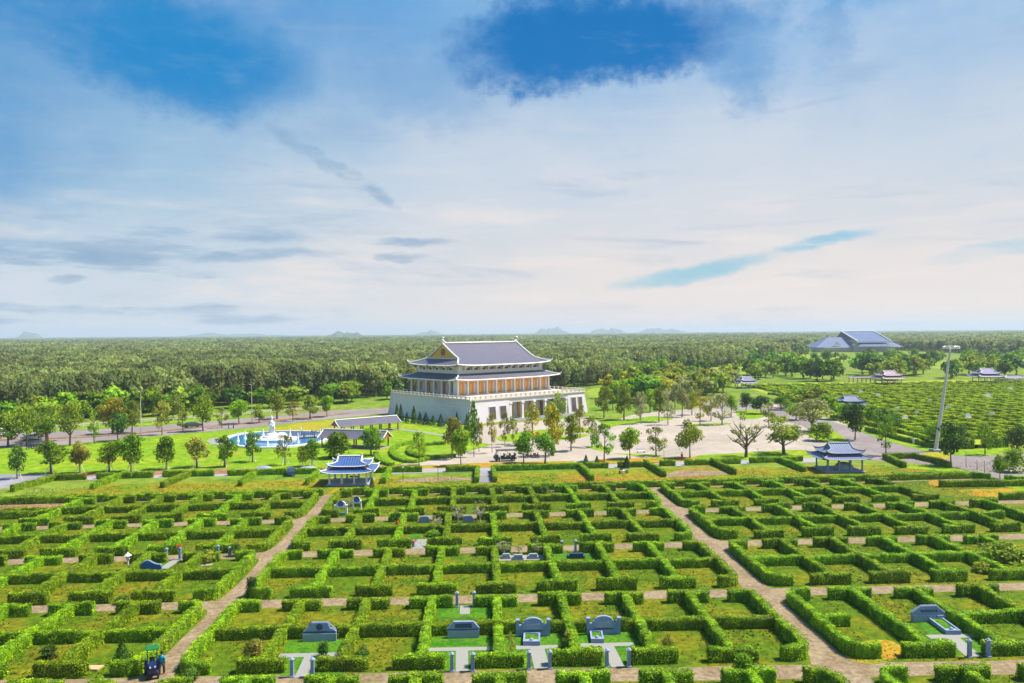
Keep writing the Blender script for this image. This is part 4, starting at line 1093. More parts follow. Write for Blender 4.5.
# footbridge across the right end of the pool
a, b2 = G(293, 439), G(333, 436.5); L = math.hypot(b2[0]-a[0], b2[1]-a[1])
fb = thing('footbridge', 'dark footbridge with many upright balusters across the right end of the pool', 'footbridge', (*a, 0), math.atan2(b2[1]-a[1], b2[0]-a[0]))
d = MB(); d.box(0, L, -1.6, 1.6, .35, .5); d.build('deck', M['concrete'], fb)
for sg in (-1, 1):
    r = MB(); r.box(0, L, sg*1.5-.05, sg*1.5+.05, 1.35, 1.45)
    for q in np.arange(0, L, .55): r.box(q-.05, q+.05, sg*1.5-.04, sg*1.5+.04, .5, 1.35)
    for q in np.linspace(0, L, 5): r.box(q-.14, q+.14, sg*1.5-.14, sg*1.5+.14, .5, 1.75)
    r.build('railing', mat('plum_paint', (.17, .14, .22), .5, .2, 2) if sg < 0 else bpy.data.materials['plum_paint'], fb)

# ------------------------------------------------------------------ far blue-roofed hall
x, y = G(858, 352)
fh = thing('blue_roofed_hall', 'distant large hall with blue roofs and white walls, rising above the trees near the horizon', 'hall', (x, y, 0), -YAW)
k = depth(x, y)/F_PX       # metres per pixel there
b = MB(); b.box(-4*k, 32*k, 0, 60, 0, 9.5); b.box(-36*k, -4.2*k, 6, 50, 0, 6); b.box(32.2*k, 40*k, 6, 50, 0, 6); b.build('wall', M['white'], fh)
uv = []; mb = MB()
def Pm(u, v):
    x0, x1 = -2*k+(-6-(-2))*k*v, 32*k+(27-32)*k*v
    return (x0+(x1-x0)*u, -4+34*v, 12.2+11.5*v**1.1), (u*40, v*30)
grid_surface(mb, Pm, 10, 6, uv)
def Pb(u, v): p, w = Pm(u, v); return (p[0], 64-p[1]-4, p[2]), w
grid_surface(mb, Pb, 10, 6, uv, flip=True)
mr = mb.build('main_roof', M['tile_far'], fh, uvs=uv)
b = MB(); b.box(-3*k, 33*k, -4.6, -3.6, 10.6, 12.4); b.tube([(-2*k, -4, 12.5), (-6*k, 30, 24)], .8, 6); b.tube([(32*k, -4, 12.5), (27*k, 30, 24)], .6, 6); b.tube([(-6.3*k, 30, 24), (27.3*k, 30, 24)], .8, 6)
b.build('roof_ridge', M['white'], mr)
def hip(name, x0, x1, y0, y1, z0, z1, xi0, xi1):
    uv = []; mb = MB(); ym = (y0+y1)/2
    vs = [(x0, y0, z0), (x1, y0, z0), (x1, y1, z0), (x0, y1, z0), (xi0, ym, z1), (xi1, ym, z1)]
    mb.add(vs, [(0, 1, 5, 4), (1, 2, 5), (2, 3, 4, 5), (3, 0, 4)])
    mb.build(name, M['tile_far'], fh, uvs=[(p[0], p[1]) for p in vs])
hip('wing_roof', -42*k, 0, 0, 46, 5.5, 17, -22*k, -5*k)
hip('wing_roof', 22*k, 46*k, 2, 46, 5.5, 17, 28*k, 33*k)
hip('front_roof', -4*k, 34*k, -14, 20, 6.5, 11, 4*k, 26*k)
b = MB(); b.box(-34*k, -10*k, -1.2, -.6, 4.6, 5.6); b.prism([(-25*k, 8), (-16*k, 8), (-20.5*k, 13)], 2, 3); b.build('gable_front', M['white'], fh)

# ------------------------------------------------------------------ graves, posts and small plot furniture
def up_plot(label, v_or, u, v, wpx, style, facing=-1):
    """headstone whose foot stands at pixel u, v and is wpx pixels wide"""
    x, y = G(u, v); w = wpx*depth(x, y)/F_PX
    o = thing('headstone', label, 'headstone', (x, y, 0), 0 if facing < 0 else math.pi, 'grey headstones of the family plots')
    h = w/2
    if style == 'stepped':
        b = MB(); b.prism([(-h, 0), (h, 0), (h, .78), (h*.78, .98), (h*.62, 1.0), (h*.60, 1.12), (h*.48, 1.5), (-h*.48, 1.5), (-h*.68, 1.2), (-h*.68, 1.0), (-h*.82, .95), (-h, .78)], -.14, .14); b.build('slab', M['stone'], o)
        b = MB(); b.box(-h*1.02, h*1.02, -.24, -.141, 0, .62); b.box(-h, h, -.2, -.142, .62, .68); b.build('lower_panel', M['stone_light'], o)
        b = MB(); b.box(-h*.98, h*.98, -.19, -.143, .70, .80); b.build('dark_band', M['stone_dark'], o)
        e = MB(); e.lathe([(.05, 0), (.27, .0), (.27, .05), (.05, .06)], 0, 0, 18); q = e.build('emblem', M['stone_dark'], o); q.rotation_euler = (math.pi/2, 0, 0); q.location = (0, -.143, 1.17)
        e = MB(); e.tube([(-h*.7, 0, 1.22), (-h*.48, 0, 1.53), (h*.48, 0, 1.53), (h*.98, 0, .9)], .05, 5); e.build('coping', M['stone_light'], o)
    elif style == 'chamfer':
        b = MB(); b.prism([(-h, 0), (h, 0), (h, .8), (h*.62, 1.35), (-h*.62, 1.35), (-h, .8)], -.14, .14); b.build('slab', M['stone'], o)
        b = MB(); b.box(-h*.99, h*.99, -.2, -.141, .0, .66); b.build('lower_panel', M['stone_light'], o)
        b = MB(); b.box(-h*.97, h*.97, -.18, -.142, .68, .76); b.prism([(-h*.55, .86), (h*.55, .86), (h*.5, 1.2), (-h*.5, 1.2)], -.17, -.143); b.build('dark_band', M['stone_dark'], o)
    elif style == 'arch':
        pr = [(-h*.62, 0), (h*.62, 0), (h*.62, 1.12)]+[(h*.62*math.cos(a)*.9, 1.12+.42*math.sin(a)) for a in np.linspace(.15, math.pi-.15, 9)]+[(-h*.62, 1.12)]
        b = MB(); b.prism(pr, -.14, .14); b.prism([(-h*.86, 0), (-h*.625, 0), (-h*.625, .95), (-h*.86, .95)], -.1, .12); b.prism([(h*.625, 0), (h*.86, 0), (h*.86, .95), (h*.625, .95)], -.1, .12); b.build('slab', M['stone'], o)
        for sg in (-1, 1):
            b = MB(); b.box(sg*h*.94-.13, sg*h*.94+.13, -.16, .16, 0, 1.3); b.box(sg*h*.94-.17, sg*h*.94+.17, -.2, .2, 1.3, 1.42, bev=.04); b.build('side_pillar', M['stone'], o)
        b = MB(); b.box(-h*.42, h*.42, -.19, -.141, .62, 1.05); b.build('name_panel', M['stone_light'], o)
        b = MB(); b.box(-h*.6, h*.6, -.17, -.142, .45, .53); b.build('dark_band', M['stone_dark'], o)
    elif style == 'hexagon':
        b = MB(); b.prism([(-h, 0), (h, 0), (h, .72), (h*.45, 1.38), (-h*.45, 1.38), (-h, .85)], -.14, .14); b.build('slab', M['stone'], o)
        b = MB(); b.box(-h*.94, h*.4, -.2, -.141, .05, .6); b.build('lower_panel', M['stone_light'], o)
        b = MB()
        for k in range(9): 
            xx = -h*.5+k*h*.115; b.box(xx, xx+h*.075, -.16, -.142, .86, 1.06)
        b.build('inscription', M['stone_dark'], o)
        b = MB(); b.box(h*.48, h*.86, -.22, -.142, .1, .62, bev=.05); b.build('side_plaque', M['stone_light'], o)
        e = MB(); e.tube([(-h*1.0, 0, .88), (-h*.45, 0, 1.41), (h*.45, 0, 1.41), (h*1.0, 0, .75)], .05, 5); e.build('coping', M['stone_light'], o)
    elif style == 'wave':
        pr = [(-h, 0), (h, 0), (h, .5)]+[(h*q, .62+.45*math.exp(-(q/.42)**2)) for q in np.linspace(.9, -.9, 17)]+[(-h, .5)]
        b = MB(); b.prism(pr, -.13, .13); b.build('slab', M['blue_paint'], o)
        e = MB(); e.tube([(h, 0, .52)]+[(p[0], 0, p[1]+.02) for p in pr[3:-1]]+[(-h, 0, .52)], .08, 6); e.build('coping', M['stone_light'], o)
    elif style == 'flat':
        b = MB(); b.box(-h, h, -.5, .5, 0, .3, bev=.05); b.box(-h*.8, h*.8, .2, .5, .3, .62, bev=.05); b.build('slab', M['stone_light' if 'bare shrubs' in label else 'stone_dark'], o)
    elif style == 'gate':
        b = MB(); b.box(-h, -h*.72, -.2, .2, 0, 1.5, bev=.04); b.box(h*.72, h, -.2, .2, 0, 1.5, bev=.04); b.box(-h, h, -.16, .16, 1.1, 1.4)
        b.prism([(-h*.8, 1.4), (h*.8, 1.4)]+[(h*.8*math.cos(a), 1.4+.62*math.sin(a)) for a in np.linspace(.1, math.pi-.1, 9)], -.15, .15); b.build('slab', M['white'], o)
        e = MB(); e.lathe([(.05, 0), (.42, 0), (.42, .04), (.05, .05)], 0, 0, 16); q = e.build('emblem', M['blue_paint'], o); q.rotation_euler = (math.pi/2, 0, 0); q.location = (0, -.16, 1.68)
        b = MB(); b.box(-h*.68, h*.68, -.12, .12, 0, .35); b.build('lower_panel', M['stone_light'], o)
    return o

PG = 'grey-blue posts at the plot entrances'
def post(u, v, label, red=False, h=1.25):
    x, y = G(u, v); o = thing('gate_post', label, 'gate post', (x, y, 0), 0, PG)
    b = MB(); b.box(-.13, .13, -.13, .13, .12, h, top=(.015, .015)); b.build('shaft', M['stone'], o)
    b = MB(); b.box(-.17, .17, -.17, .17, 0, .12, bev=.03); b.build('base', M['stone'], o)
    b = MB(); b.box(-.18, .18, -.18, .18, h, h+.07); b.lathe([(.15, h+.07), (.13, h+.13), (.05, h+.2)], 0, 0, 8); b.build('cap', M['stone_light'], o)
    if red:
        q = rng.normal(size=(60, 3))*np.array([.16, .16, .1])+np.array([0, 0, h+.32])
        me = quad_mesh('flower_pot', leaf_quads(q, rng.normal(size=(60, 3)), .16), [M['red_flower']])
        setp(link('red_flowers', me, None, (x, y, 0)), 'bunch of red flowers on top of a grey-blue entrance post', 'flowers')
    return o

def lawn_px(pp, z=.022):
    TURFS.append(Gs(pp)); sheet('lawn', Gs(pp), z, M['turf'])
def pave_px(pp, z=.030):
    TURFS.append(Gs(pp)); sheet('paving', Gs(pp), z, M['paving'])
def pave_line(u0, v0, u1, v1, w, z=.034):
    a, b = np.array(G(u0, v0)), np.array(G(u1, v1)); d = (b-a)/np.linalg.norm(b-a); n = np.array([-d[1], d[0]])*w/2
    sheet('paving', [tuple(a+n), tuple(b+n), tuple(b-n), tuple(a-n)], z, M['paving'])

# front row, left to right
lawn_px([(282, 655), (341, 654), (348, 640), (288, 641)]); lawn_px([(281, 676), (341, 675), (341, 656.5), (281, 657.5)], .023)
pave_line(279, 656, 343, 654.6, .75); pave_line(311, 656, 301, 678, .95, .038)
up_plot('grey stepped headstone with a dark round emblem, leftmost of the front row', 0, 320, 640.5, 33, 'stepped')
post(292, 677, 'grey-blue entrance post, left one before the headstone with the round emblem'); post(312.5, 677, 'grey-blue entrance post, right one before the headstone with the round emblem')
lawn_px([(426, 649), (497, 648), (499, 636), (432, 637)]); lawn_px([(424, 671), (497, 669), (497, 650.5), (426, 651.5)], .023)
pave_line(424, 650, 498, 648.6, .7); pave_line(462, 650, 462, 672, .95, .038)
up_plot('grey headstone with cut corners and a dark panel, second in the front row', 0, 463.5, 637.5, 32, 'chamfer')
post(452, 671.5, 'grey-blue entrance post left of the paved path to the cut-corner headstone'); post(472.8, 671.5, 'grey-blue entrance post right of the paved path to the cut-corner headstone')
lawn_px([(504, 647), (568, 646), (562, 632), (506, 634)]); lawn_px([(505, 669), (565, 668), (566, 648), (506, 649)], .023)
pave_line(516, 648, 558, 647, .7); pave_line(537, 648, 542, 669, 1.15, .038)
up_plot('grey arched headstone between side pillars, with a grave bed before it', 0, 533, 636, 33, 'arch')
post(529, 669.5, 'grey-blue entrance post, left one before the arched headstone'); post(550, 669, 'grey-blue entrance post, right one before the arched headstone')
lawn_px([(576, 645), (638, 644), (628, 629), (573, 631)]); lawn_px([(576, 667), (640, 666), (638, 646), (576, 647)], .023)
pave_line(580, 645.5, 634, 644.4, .7); pave_line(607.5, 646, 618, 667.5, 1.0, .038)
up_plot('grey arched headstone with side pillars, white flowers before it, rightmost of the middle block', 0, 603.5, 634, 33, 'arch')
post(607, 667.5, 'grey-blue entrance post, left one of the pair on the right of the middle block'); post(629, 667, 'grey-blue entrance post, right one of the pair on the right of the middle block')
lawn_px([(913, 622), (948, 620.5), (972, 634.5), (930, 636)]); lawn_px([(936, 656), (988, 654), (980, 637), (931, 638.5)], .023)
pave_line(928, 637.2, 984, 635.6, .8); pave_line(951, 637, 974, 657, 1.2, .038)
up_plot('wide grey six-sided headstone with dark inscription, on the right beyond the right path', 0, 928, 621.5, 34, 'hexagon')
post(969.5, 657.5, 'grey-blue entrance post, left one before the six-sided headstone'); post(988.5, 657, 'grey-blue entrance post, right one before the six-sided headstone')

def grave_bed(u0, v0, u1, v1, wpx, label):
    a, b = np.array(G(u0, v0)), np.array(G(u1, v1)); L = float(np.linalg.norm(b-a)); w = wpx*depth(*b)/F_PX
    o = thing('grave_bed', label, 'grave', (*a, 0), math.atan2(*(b-a)[::-1]), 'raised grave beds')
    m_ = MB(); h = w/2
    m_.box(0, L, -h, -h+.14, 0, .38); m_.box(0, L, h-.14, h, 0, .38); m_.box(L-.14, L-.001, -h+.141, h-.141, 0, .38); m_.box(0.001, .14, -h+.141, h-.141, 0, .38); m_.build('kerb', M['stone'], o)
    m_ = MB(); m_.box(.15, L-.55, -h+.142, h-.142, 0, .3); m_.build('turf', M['turf'], o)
    m_ = MB(); m_.box(L-.55, L-.142, -h+.143, h-.143, 0, .34, bev=.03); m_.lathe([(.12, .34), (.16, .42), (.1, .5)], L-.34, 0, 8); m_.build('offering_slab', M['stone_light'], o)
grave_bed(532, 637, 531.5, 646, 17, 'grey kerbed grave bed filled with turf before the arched headstone')
grave_bed(935.5, 621.8, 953.5, 635, 15, 'grey kerbed grave bed running towards the camera from the six-sided headstone')
grave_bed(596, 635, 597.5, 643.5, 13, 'grey kerbed grave bed before the rightmost headstone of the middle block')

# second line of plots, entered from the path behind
lawn_px([(438, 619), (491, 618), (491, 607.5), (438, 608.5)]); pave_line(465, 606, 464.8, 614.5, .9, .038)
post(457, 607, 'grey-blue entrance post on the second crossing path, left one'); post(474, 606.6, 'grey-blue entrance post on the second crossing path, right one')
lawn_px([(148, 566), (168, 562), (176, 561.5), (160, 569.5), (150, 571)]); pave_line(163, 569, 178, 559.5, 1.0, .038)
up_plot('blue wave-topped memorial wall seen from behind, left block', 0, 148, 570.5, 27, 'wave', 1)
post(166.5, 560.5, 'grey-blue entrance post near the blue memorial wall, left one'); post(180, 559.8, 'grey-blue entrance post near the blue memorial wall, topped with red flowers', True)
pave_px([(193, 564.5), (213, 563.5), (212, 565.5), (192, 566.5)])
post(218, 557.5, 'grey-blue entrance post right of the round olive bush'); post(229.5, 556, 'short grey-blue entrance post at the corner hedge by the left path', False, .9)
lawn_px([(550, 560), (602, 558), (598, 552), (551, 554)])
up_plot('low dark blue-grey grave slab on a small turf plot, middle block', 0, 576, 557.5, 17, 'flat', 1)
post(562, 552.8, 'grey-blue entrance post beside the low dark grave slab, left one'); post(575.5, 552.3, 'grey-blue entrance post beside the low dark grave slab, right one')
pave_px([(497, 556), (546, 555), (544, 560), (498, 561)])
for k, (u, v, w) in enumerate([(506, 558, 9), (518, 559, 11), (533, 558, 10)]):
    up_plot('low grey grave slab among pale bare shrubs, '+('left', 'middle', 'right')[k]+' of three', 0, u, v, w, 'flat', 1)
lawn_px([(408, 538.5), (421, 538), (421, 533.5), (409, 534)]); pave_line(418, 549, 421, 539.5, 1.5, .038); pave_px([(412, 534), (434, 533), (434, 531.8), (412, 532.8)])
post(413.5, 547, 'short grey post beside the pale stepped path in the middle block', False, .7)
up_plot('white round-topped grave gate with a blue disc, left of two below the blue pavilion', 0, 341, 515.5, 13, 'gate')
up_plot('smaller white round-topped grave gate, right of two below the blue pavilion', 0, 357, 511, 9, 'gate')
lawn_px([(337, 517), (349, 516.6), (348, 512), (338, 512.4)], .03)
for k, (u, v, w) in enumerate([(424.5, 522.5, 11), (468, 522, 11)]):
    up_plot('small grey headstone behind a crosswise hedge, '+('left one', 'right one between pale bare shrubs')[k], 0, u, v, w, 'chamfer', 1).scale.z = .62
for k, (u, v, w) in enumerate([(836, 402, 5), (861, 394.5, 5), (878, 398, 6), (897, 413, 7), (917, 416.5, 6), (988, 398, 7), (992, 418, 8), (968, 419, 6), (905, 421, 6), (1010, 391, 5), (930, 404, 5), (948, 411, 6)]):
    x, y = G(u, v); w_ = w*depth(x, y)/F_PX
    b = MB(); b.prism([(-w_/2, 0), (w_/2, 0), (w_/2, .9), (w_*.28, 1.6), (-w_*.28, 1.6), (-w_/2, .9)], -.15, .15); b.box(-w_*.4, w_*.4, -1.6, -.151, 0, .4, bev=.05)
    setp(b.build('headstone', M['white'], None, (x, y, 0)), f'small pale headstone in the far field, {ordn(k)} of twelve' if False else f'small pale headstone among the hedges of the far field near pixel column {u}' if False else 'small pale headstone among the hedges of the far field', 'headstone', 'pale headstones of the far field')
# concrete slabs where paths leave the garden at its back edge
for k, (u0, u1, v0, v1) in enumerate([(87, 97, 480.5, 476.5), (153, 163, 478.5, 475.2), (214, 228, 477, 474), (422, 446, 473, 468.6), (608, 618, 468.6, 464.4), (675, 685, 466.4, 461.6), (740, 750, 464.2, 460.2), (802, 818, 463, 458)]):
    sheet('paving', Gs([(u0, v0), (u1, v0-.3), (u1, v1), (u0, v1+.3)]), .05+.001*k, M['concrete'])
sheet('paving', Gs([(478, 483), (493, 482.5), (491, 470.5), (478, 471)]), .036, M['asphalt_dark'])
# orange slabs lying on the near path
x, y = G(92, 669); b = MB(); b.plate([(-.75, -.35), (.6, -.4), (.75, .35), (-.55, .4)], 0, .12)
setp(b.build('stone_slab', M['orange_slab'], None, (x, y, .02)), 'pale orange slab lying in the gap of the front left hedge', 'slab')

# shrubs, pale bare frangipani and small conifers inside the plots come with the trees below

# ------------------------------------------------------------------ trees
def crown_points(kind, n, rg):
    """points in a unit crown: width 1, height 0..1; with outward normals"""
    if kind == 'cypress':
        z = rg.random(n)**1.25; r = .5*(1-z)**.75*(.55+.45*rg.random(n)); a = rg.random(n)*6.283
        P = np.stack([r*np.cos(a), r*np.sin(a), .06+z*.94], 1); N = np.stack([np.cos(a), np.sin(a), .4+0*a], 1); return P, N
    spec = {'dense': (11, .32, .98, .50, .23, .9), 'olive': (14, .28, .98, .50, .165, 1.0), 'sparse': (16, .24, .98, .5, .135, 1.0), 'slim': (9, .30, .98, .5, .20, .45),
            'umbrella': (13, .42, .95, .5, .17, .4), 'bush': (8, .0, .95, .5, .33, .9), 'bare': (12, .35, .98, .5, .075, 1.0)}[kind]
    nl, z0, z1, rad, lr, _ = spec
    C = []
    for i in range(nl):
        q = (i+.5)/nl
        z = z0+(z1-z0)*rg.random() if kind not in ('slim',) else z0+(z1-z0)*q
        env = math.sin(math.pi*min(1, max(.06, (z-z0)/(z1-z0)*.86+.12)))**.7
        if kind == 'umbrella': env = .55+.45*math.sin(math.pi*(z-z0)/(z1-z0))
        rr = (rad-lr*.8)*env*math.sqrt(rg.random()*.85+.15); a = i*2.4+rg.random()*1.2
        C.append((rr*math.cos(a), rr*math.sin(a), z, lr*(.7+.6*rg.random())*(.6+.5*env)))
    if kind in ('dense', 'olive', 'bush'): C.append((0, 0, (z0+z1)*.52, lr*1.35)); C.append((.05, 0, z1-lr*.8, lr))
    C = np.array(C); w = C[:, 3]**2; ix = rg.choice(len(C), n, p=w/w.sum())
    d = rg.normal(size=(n, 3)); d /= np.linalg.norm(d, axis=1, keepdims=True)
    r = C[ix, 3]*(.62+.42*rg.random(n)**.7+.10*rg.normal(size=n))
    P = C[ix, :3]+d*r[:, None]*np.array([1, 1, .62]); P[:, 2] = np.clip(P[:, 2], .02 if kind == 'bush' else z0*.7, 1.02)
    return P, d+np.array([0, 0, .35])

def limb_mesh(kind, rg, nm):
    mb = MB(); bend = rg.normal(size=2)*.02
    if kind == 'bush': return None
    tk = .028 if kind in ('olive', 'bare', 'umbrella') else .020
    top = {'cypress': .5, 'dense': .6, 'olive': .6, 'sparse': .85, 'slim': .85, 'umbrella': .6, 'bare': .5}[kind]
    mb.tube([(0, 0, -.01), (bend[0]*.4, bend[1]*.4, top*.35), (bend[0], bend[1], top*.7), (bend[0]*1.4, bend[1]*1.4, top)], [tk*1.5, tk, tk*.8, tk*.35], 7)
    nl = {'cypress': 0, 'dense': 4, 'olive': 6, 'sparse': 8, 'slim': 4, 'umbrella': 7, 'bare': 11}[kind]
    for i in range(nl):
        a = i*2.4+rg.random(); z0 = top*(.35+.55*rg.random()) if kind != 'bare' else top*(.3+.6*rg.random())
        r = .22+.18*rg.random(); z1 = min(.95, z0+.18+.25*rg.random())
        mb.tube([(bend[0]*z0, bend[1]*z0, z0), (r*.45*math.cos(a), r*.45*math.sin(a), z0+(z1-z0)*.45), (r*math.cos(a), r*math.sin(a), z1)], [tk*.55, tk*.4, tk*.15], 5)
        if kind == 'bare':
            for q in (-.5, .5):
                mb.tube([(r*.5*math.cos(a), r*.5*math.sin(a), z0+(z1-z0)*.5), (r*.9*math.cos(a+q), r*.9*math.sin(a+q), z1-.02), (r*1.1*math.cos(a+q*1.2), r*1.1*math.sin(a+q*1.2), z1+.08)], [tk*.4, tk*.25, tk*.1], 4)
    o = mb.build(nm, M['bark']); me = o.data; bpy.data.objects.remove(o)
    return me

NLEAF = {'dense': (1900, .07), 'olive': (1500, .066), 'sparse': (900, .06), 'slim': (1100, .07), 'umbrella': (1500, .06), 'bush': (1300, .10), 'bare': (520, .045), 'cypress': (1200, .08)}
TREE = {}
def tree_proto(kind, var):
    if (kind, var) not in TREE:
        rg = np.random.default_rng(500+var*31+len(kind)*7+ord(kind[0])); n, s = NLEAF[kind]
        P, N = crown_points(kind, n, rg)
        cm = quad_mesh('crown', leaf_quads(P, N, s, .6, rg, .7), [LEAF['green']])
        TREE[(kind, var)] = (cm, limb_mesh(kind, rg, 'trunk'))
    return TREE[(kind, var)]
tree_no = 0
def place_tree(u, v, top, wpx, kind, leaf, label, group=None, bark='bark', stakes=False, xy=None, name='tree', cat='tree', h=None, w=None):
    global tree_no
    tree_no += 1
    x, y = xy or G(u, v); d = depth(x, y)/F_PX
    H = h or (v-top)*d*1.02; Wd = w or wpx*d*1.08
    cm, tm = tree_proto(kind, tree_no*7 % 5)
    o = thing(name, label, cat, (x, y, 0), random.uniform(0, 6.28), group); o.scale = (Wd, Wd*random.uniform(.9, 1.1), H)
    c = link('crown', cm, o); c.material_slots[0].link = 'OBJECT'; c.material_slots[0].material = LEAF[leaf]
    if tm:
        t = link('trunk', tm, o); t.material_slots[0].link = 'OBJECT'; t.material_slots[0].material = M[bark]
    if stakes:
        for k in range(3):
            a = k*2.1; s = MB(); s.tube([(math.cos(a)*.9/Wd, math.sin(a)*.9/Wd, 0), (.02, .02, 1.9/H)], .05/Wd, 5); s.build('stake', M['white'], o)
    return o

ADJ = {'green': 'green', 'bright': 'bright green', 'olive': 'olive green', 'yellow': 'yellowish', 'dark': 'dark green', 'brown': 'brownish', 'pale': 'pale olive', 'blue': 'blue-green', 'red': 'reddish'}
SHP = {'dense': 'round-crowned', 'olive': 'broad', 'sparse': 'thin-leaved', 'slim': 'slender', 'umbrella': 'spreading', 'bush': 'bushy', 'bare': 'nearly bare', 'cypress': 'conical'}
def tree_row(rows, place, group, stakes=False, bark='bark'):
    for i, (u, v, top, w, kind, leaf) in enumerate(sorted(rows)):
        place_tree(u, v, top, w, kind, leaf, f'{ADJ[leaf]} {SHP[kind]} tree, {ordn(i)} from the left {place}', group, bark, stakes)

tree_row([(17, 479, 444, 19, 'slim', 'dark'), (51, 474, 442, 30, 'olive', 'green'), (80, 473, 442, 20, 'dense', 'brown'), (109, 472.5, 442, 27, 'olive', 'bright'),
          (131, 472, 435, 27, 'dense', 'green'), (166, 469.5, 438, 22, 'dense', 'green'), (197, 467.5, 438, 27, 'olive', 'brown'), (224.5, 467, 436, 22, 'olive', 'green'),
          (252.5, 462, 432, 19, 'slim', 'green'), (285, 465, 434, 18, 'sparse', 'olive'), (303, 467, 447, 14, 'dense', 'bright'), (312, 466, 440, 18, 'olive', 'green')],
         'in the staked row along the lawn', 'staked trees along the lawn', True)
tree_row([(8, 447, 412, 30, 'olive', 'olive'), (27, 446, 404, 26, 'olive', 'olive'), (47, 442, 403, 42, 'umbrella', 'olive'), (46, 445, 417, 26, 'olive', 'green'), (70, 446, 404, 28, 'umbrella', 'olive'), (94, 444, 411, 13, 'sparse', 'bright'),
          (118, 441, 413, 21, 'dense', 'dark'), (113, 434, 398, 26, 'olive', 'yellow'), (132, 433, 402, 22, 'dense', 'olive'), (162, 435, 402, 17, 'slim', 'brown'),
          (173, 420, 396, 22, 'dense', 'olive'), (183, 432, 409, 14, 'sparse', 'olive'), (203, 431, 396, 24, 'dense', 'bright'), (222, 428, 408, 12, 'sparse', 'pale'),
          (239, 424, 400, 22, 'dense', 'bright'), (259, 423, 404, 15, 'olive', 'olive'), (277, 419, 393, 22, 'olive', 'olive'), (293, 421, 401, 13, 'sparse', 'brown'), (310, 419, 394, 19, 'olive', 'olive'), (327, 417, 396, 15, 'dense', 'bright')],
         'along the road left of the temple', 'roadside trees on the left')
tree_row([(338, 458, 433, 28, 'bush', 'green'), (371, 456, 428, 26, 'olive', 'green'), (419, 466, 431, 15, 'sparse', 'bright'), (452, 459, 415, 21, 'olive', 'brown'), (461, 466, 429, 22, 'dense', 'bright'),
          (474, 457, 402, 13, 'slim', 'green'), (479, 452, 418, 11, 'sparse', 'yellow'), (492, 453, 412, 11, 'sparse', 'yellow'), (505, 447, 412, 12, 'sparse', 'brown'), (513, 444, 416, 11, 'sparse', 'olive'),
          (523.7, 463, 432, 22, 'dense', 'green'), (545, 464, 432, 25, 'olive', 'green'), (533, 445, 404, 24, 'sparse', 'yellow'), (553, 456, 402, 23, 'olive', 'yellow'), (558, 436, 393, 25, 'sparse', 'olive'),
          (571, 451, 415, 19, 'olive', 'olive'), (580, 438, 404, 14, 'sparse', 'brown'), (592, 447, 415, 18, 'sparse', 'olive'), (604, 461, 424, 23, 'sparse', 'green'), (630, 459, 428, 24, 'dense', 'bright')],
         'in the group before the temple', 'trees before the temple')
tree_row([(656, 456, 426, 24, 'sparse', 'olive'), (690, 458, 421, 26, 'dense', 'olive'), (746, 457, 411, 42, 'bare', 'pale'), (784, 454, 418, 44, 'umbrella', 'olive'), (812, 431, 401, 40, 'umbrella', 'pale'), (822, 441, 423, 24, 'bush', 'bright'),
          (855, 440, 404, 25, 'dense', 'dark'), (848, 420, 403, 16, 'dense', 'green'), (886, 456, 414, 20, 'sparse', 'green'), (888, 433, 410, 25, 'dense', 'dark'), (872, 424, 407, 18, 'dense', 'green'), (761, 414, 396, 22, 'dense', 'dark'), (769, 427, 402, 20, 'sparse', 'olive'),
          (796, 420, 404, 22, 'dense', 'bright'), (746, 412, 393, 14, 'dense', 'dark'), (781, 410, 396, 18, 'dense', 'green'),
          (951, 466, 424, 26, 'dense', 'dark'), (934, 447, 422, 18, 'dense', 'green'), (985, 455, 423, 20, 'sparse', 'green'), (1016, 461, 424, 22, 'olive', 'dark'), (1000, 479, 456, 15, 'dense', 'bright'), (1013, 472, 450, 22, 'bush', 'bright'), (962, 446, 424, 16, 'slim', 'dark')],
         'around the square on the right', 'trees around the square on the right')
tree_row([(604, 418, 385, 21, 'olive', 'olive'), (624, 420, 384, 22, 'olive', 'olive'), (641, 424, 391, 16, 'sparse', 'pale'), (640, 420, 396, 14, 'sparse', 'pale'), (659, 422, 389, 18, 'olive', 'olive'), (668, 425, 387, 16, 'sparse', 'pale'), (682, 417, 387, 17, 'olive', 'pale'),
          (692, 415, 391, 14, 'olive', 'olive'), (700, 425, 389, 18, 'sparse', 'yellow'), (711, 421, 393, 18, 'sparse', 'pale'), (722, 425, 391, 24, 'sparse', 'pale'), (731, 417, 394, 16, 'olive', 'bright'), (650, 412, 388, 18, 'olive', 'bright'), (613, 410, 384, 18, 'dense', 'green'), (675, 410, 384, 18, 'olive', 'pale')],
         'in the grove behind the square', 'grove behind the square', bark='bark_grey')
cy = [(397, 421, 404, 5.5), (401, 422, 404, 6), (407, 422.6, 412, 5), (414, 423.5, 406, 6), (420, 424, 412, 5.5), (426, 425, 412.5, 8), (433, 425.6, 415.5, 6), (441, 426.5, 414, 7), (457, 428, 412, 5.5), (467, 430, 414, 6)]
for i, (u, v, tp, w) in enumerate(cy):
    place_tree(u, v, tp, w*1.2, 'cypress', 'blue' if i % 3 else 'dark', f'small dark cypress against the white podium wall, {ordn(i)} from the left', 'cypresses along the podium wall', name='cypress')
for i, (u, v, tp, w) in enumerate([(586, 465, 455, 7), (597, 467, 456, 7.5), (627, 468, 456, 8), (332, 458, 447, 8), (372, 489, 477, 7)]):
    place_tree(u, v, tp, w, 'cypress', 'dark', f'small conical conifer on the back edge before the square, {ordn(i)} of three from left' if i < 3 else ('small conifer on the lawn behind the blue pavilion' if i == 3 else 'small conifer just right of the blue pavilion'), name='conifer')
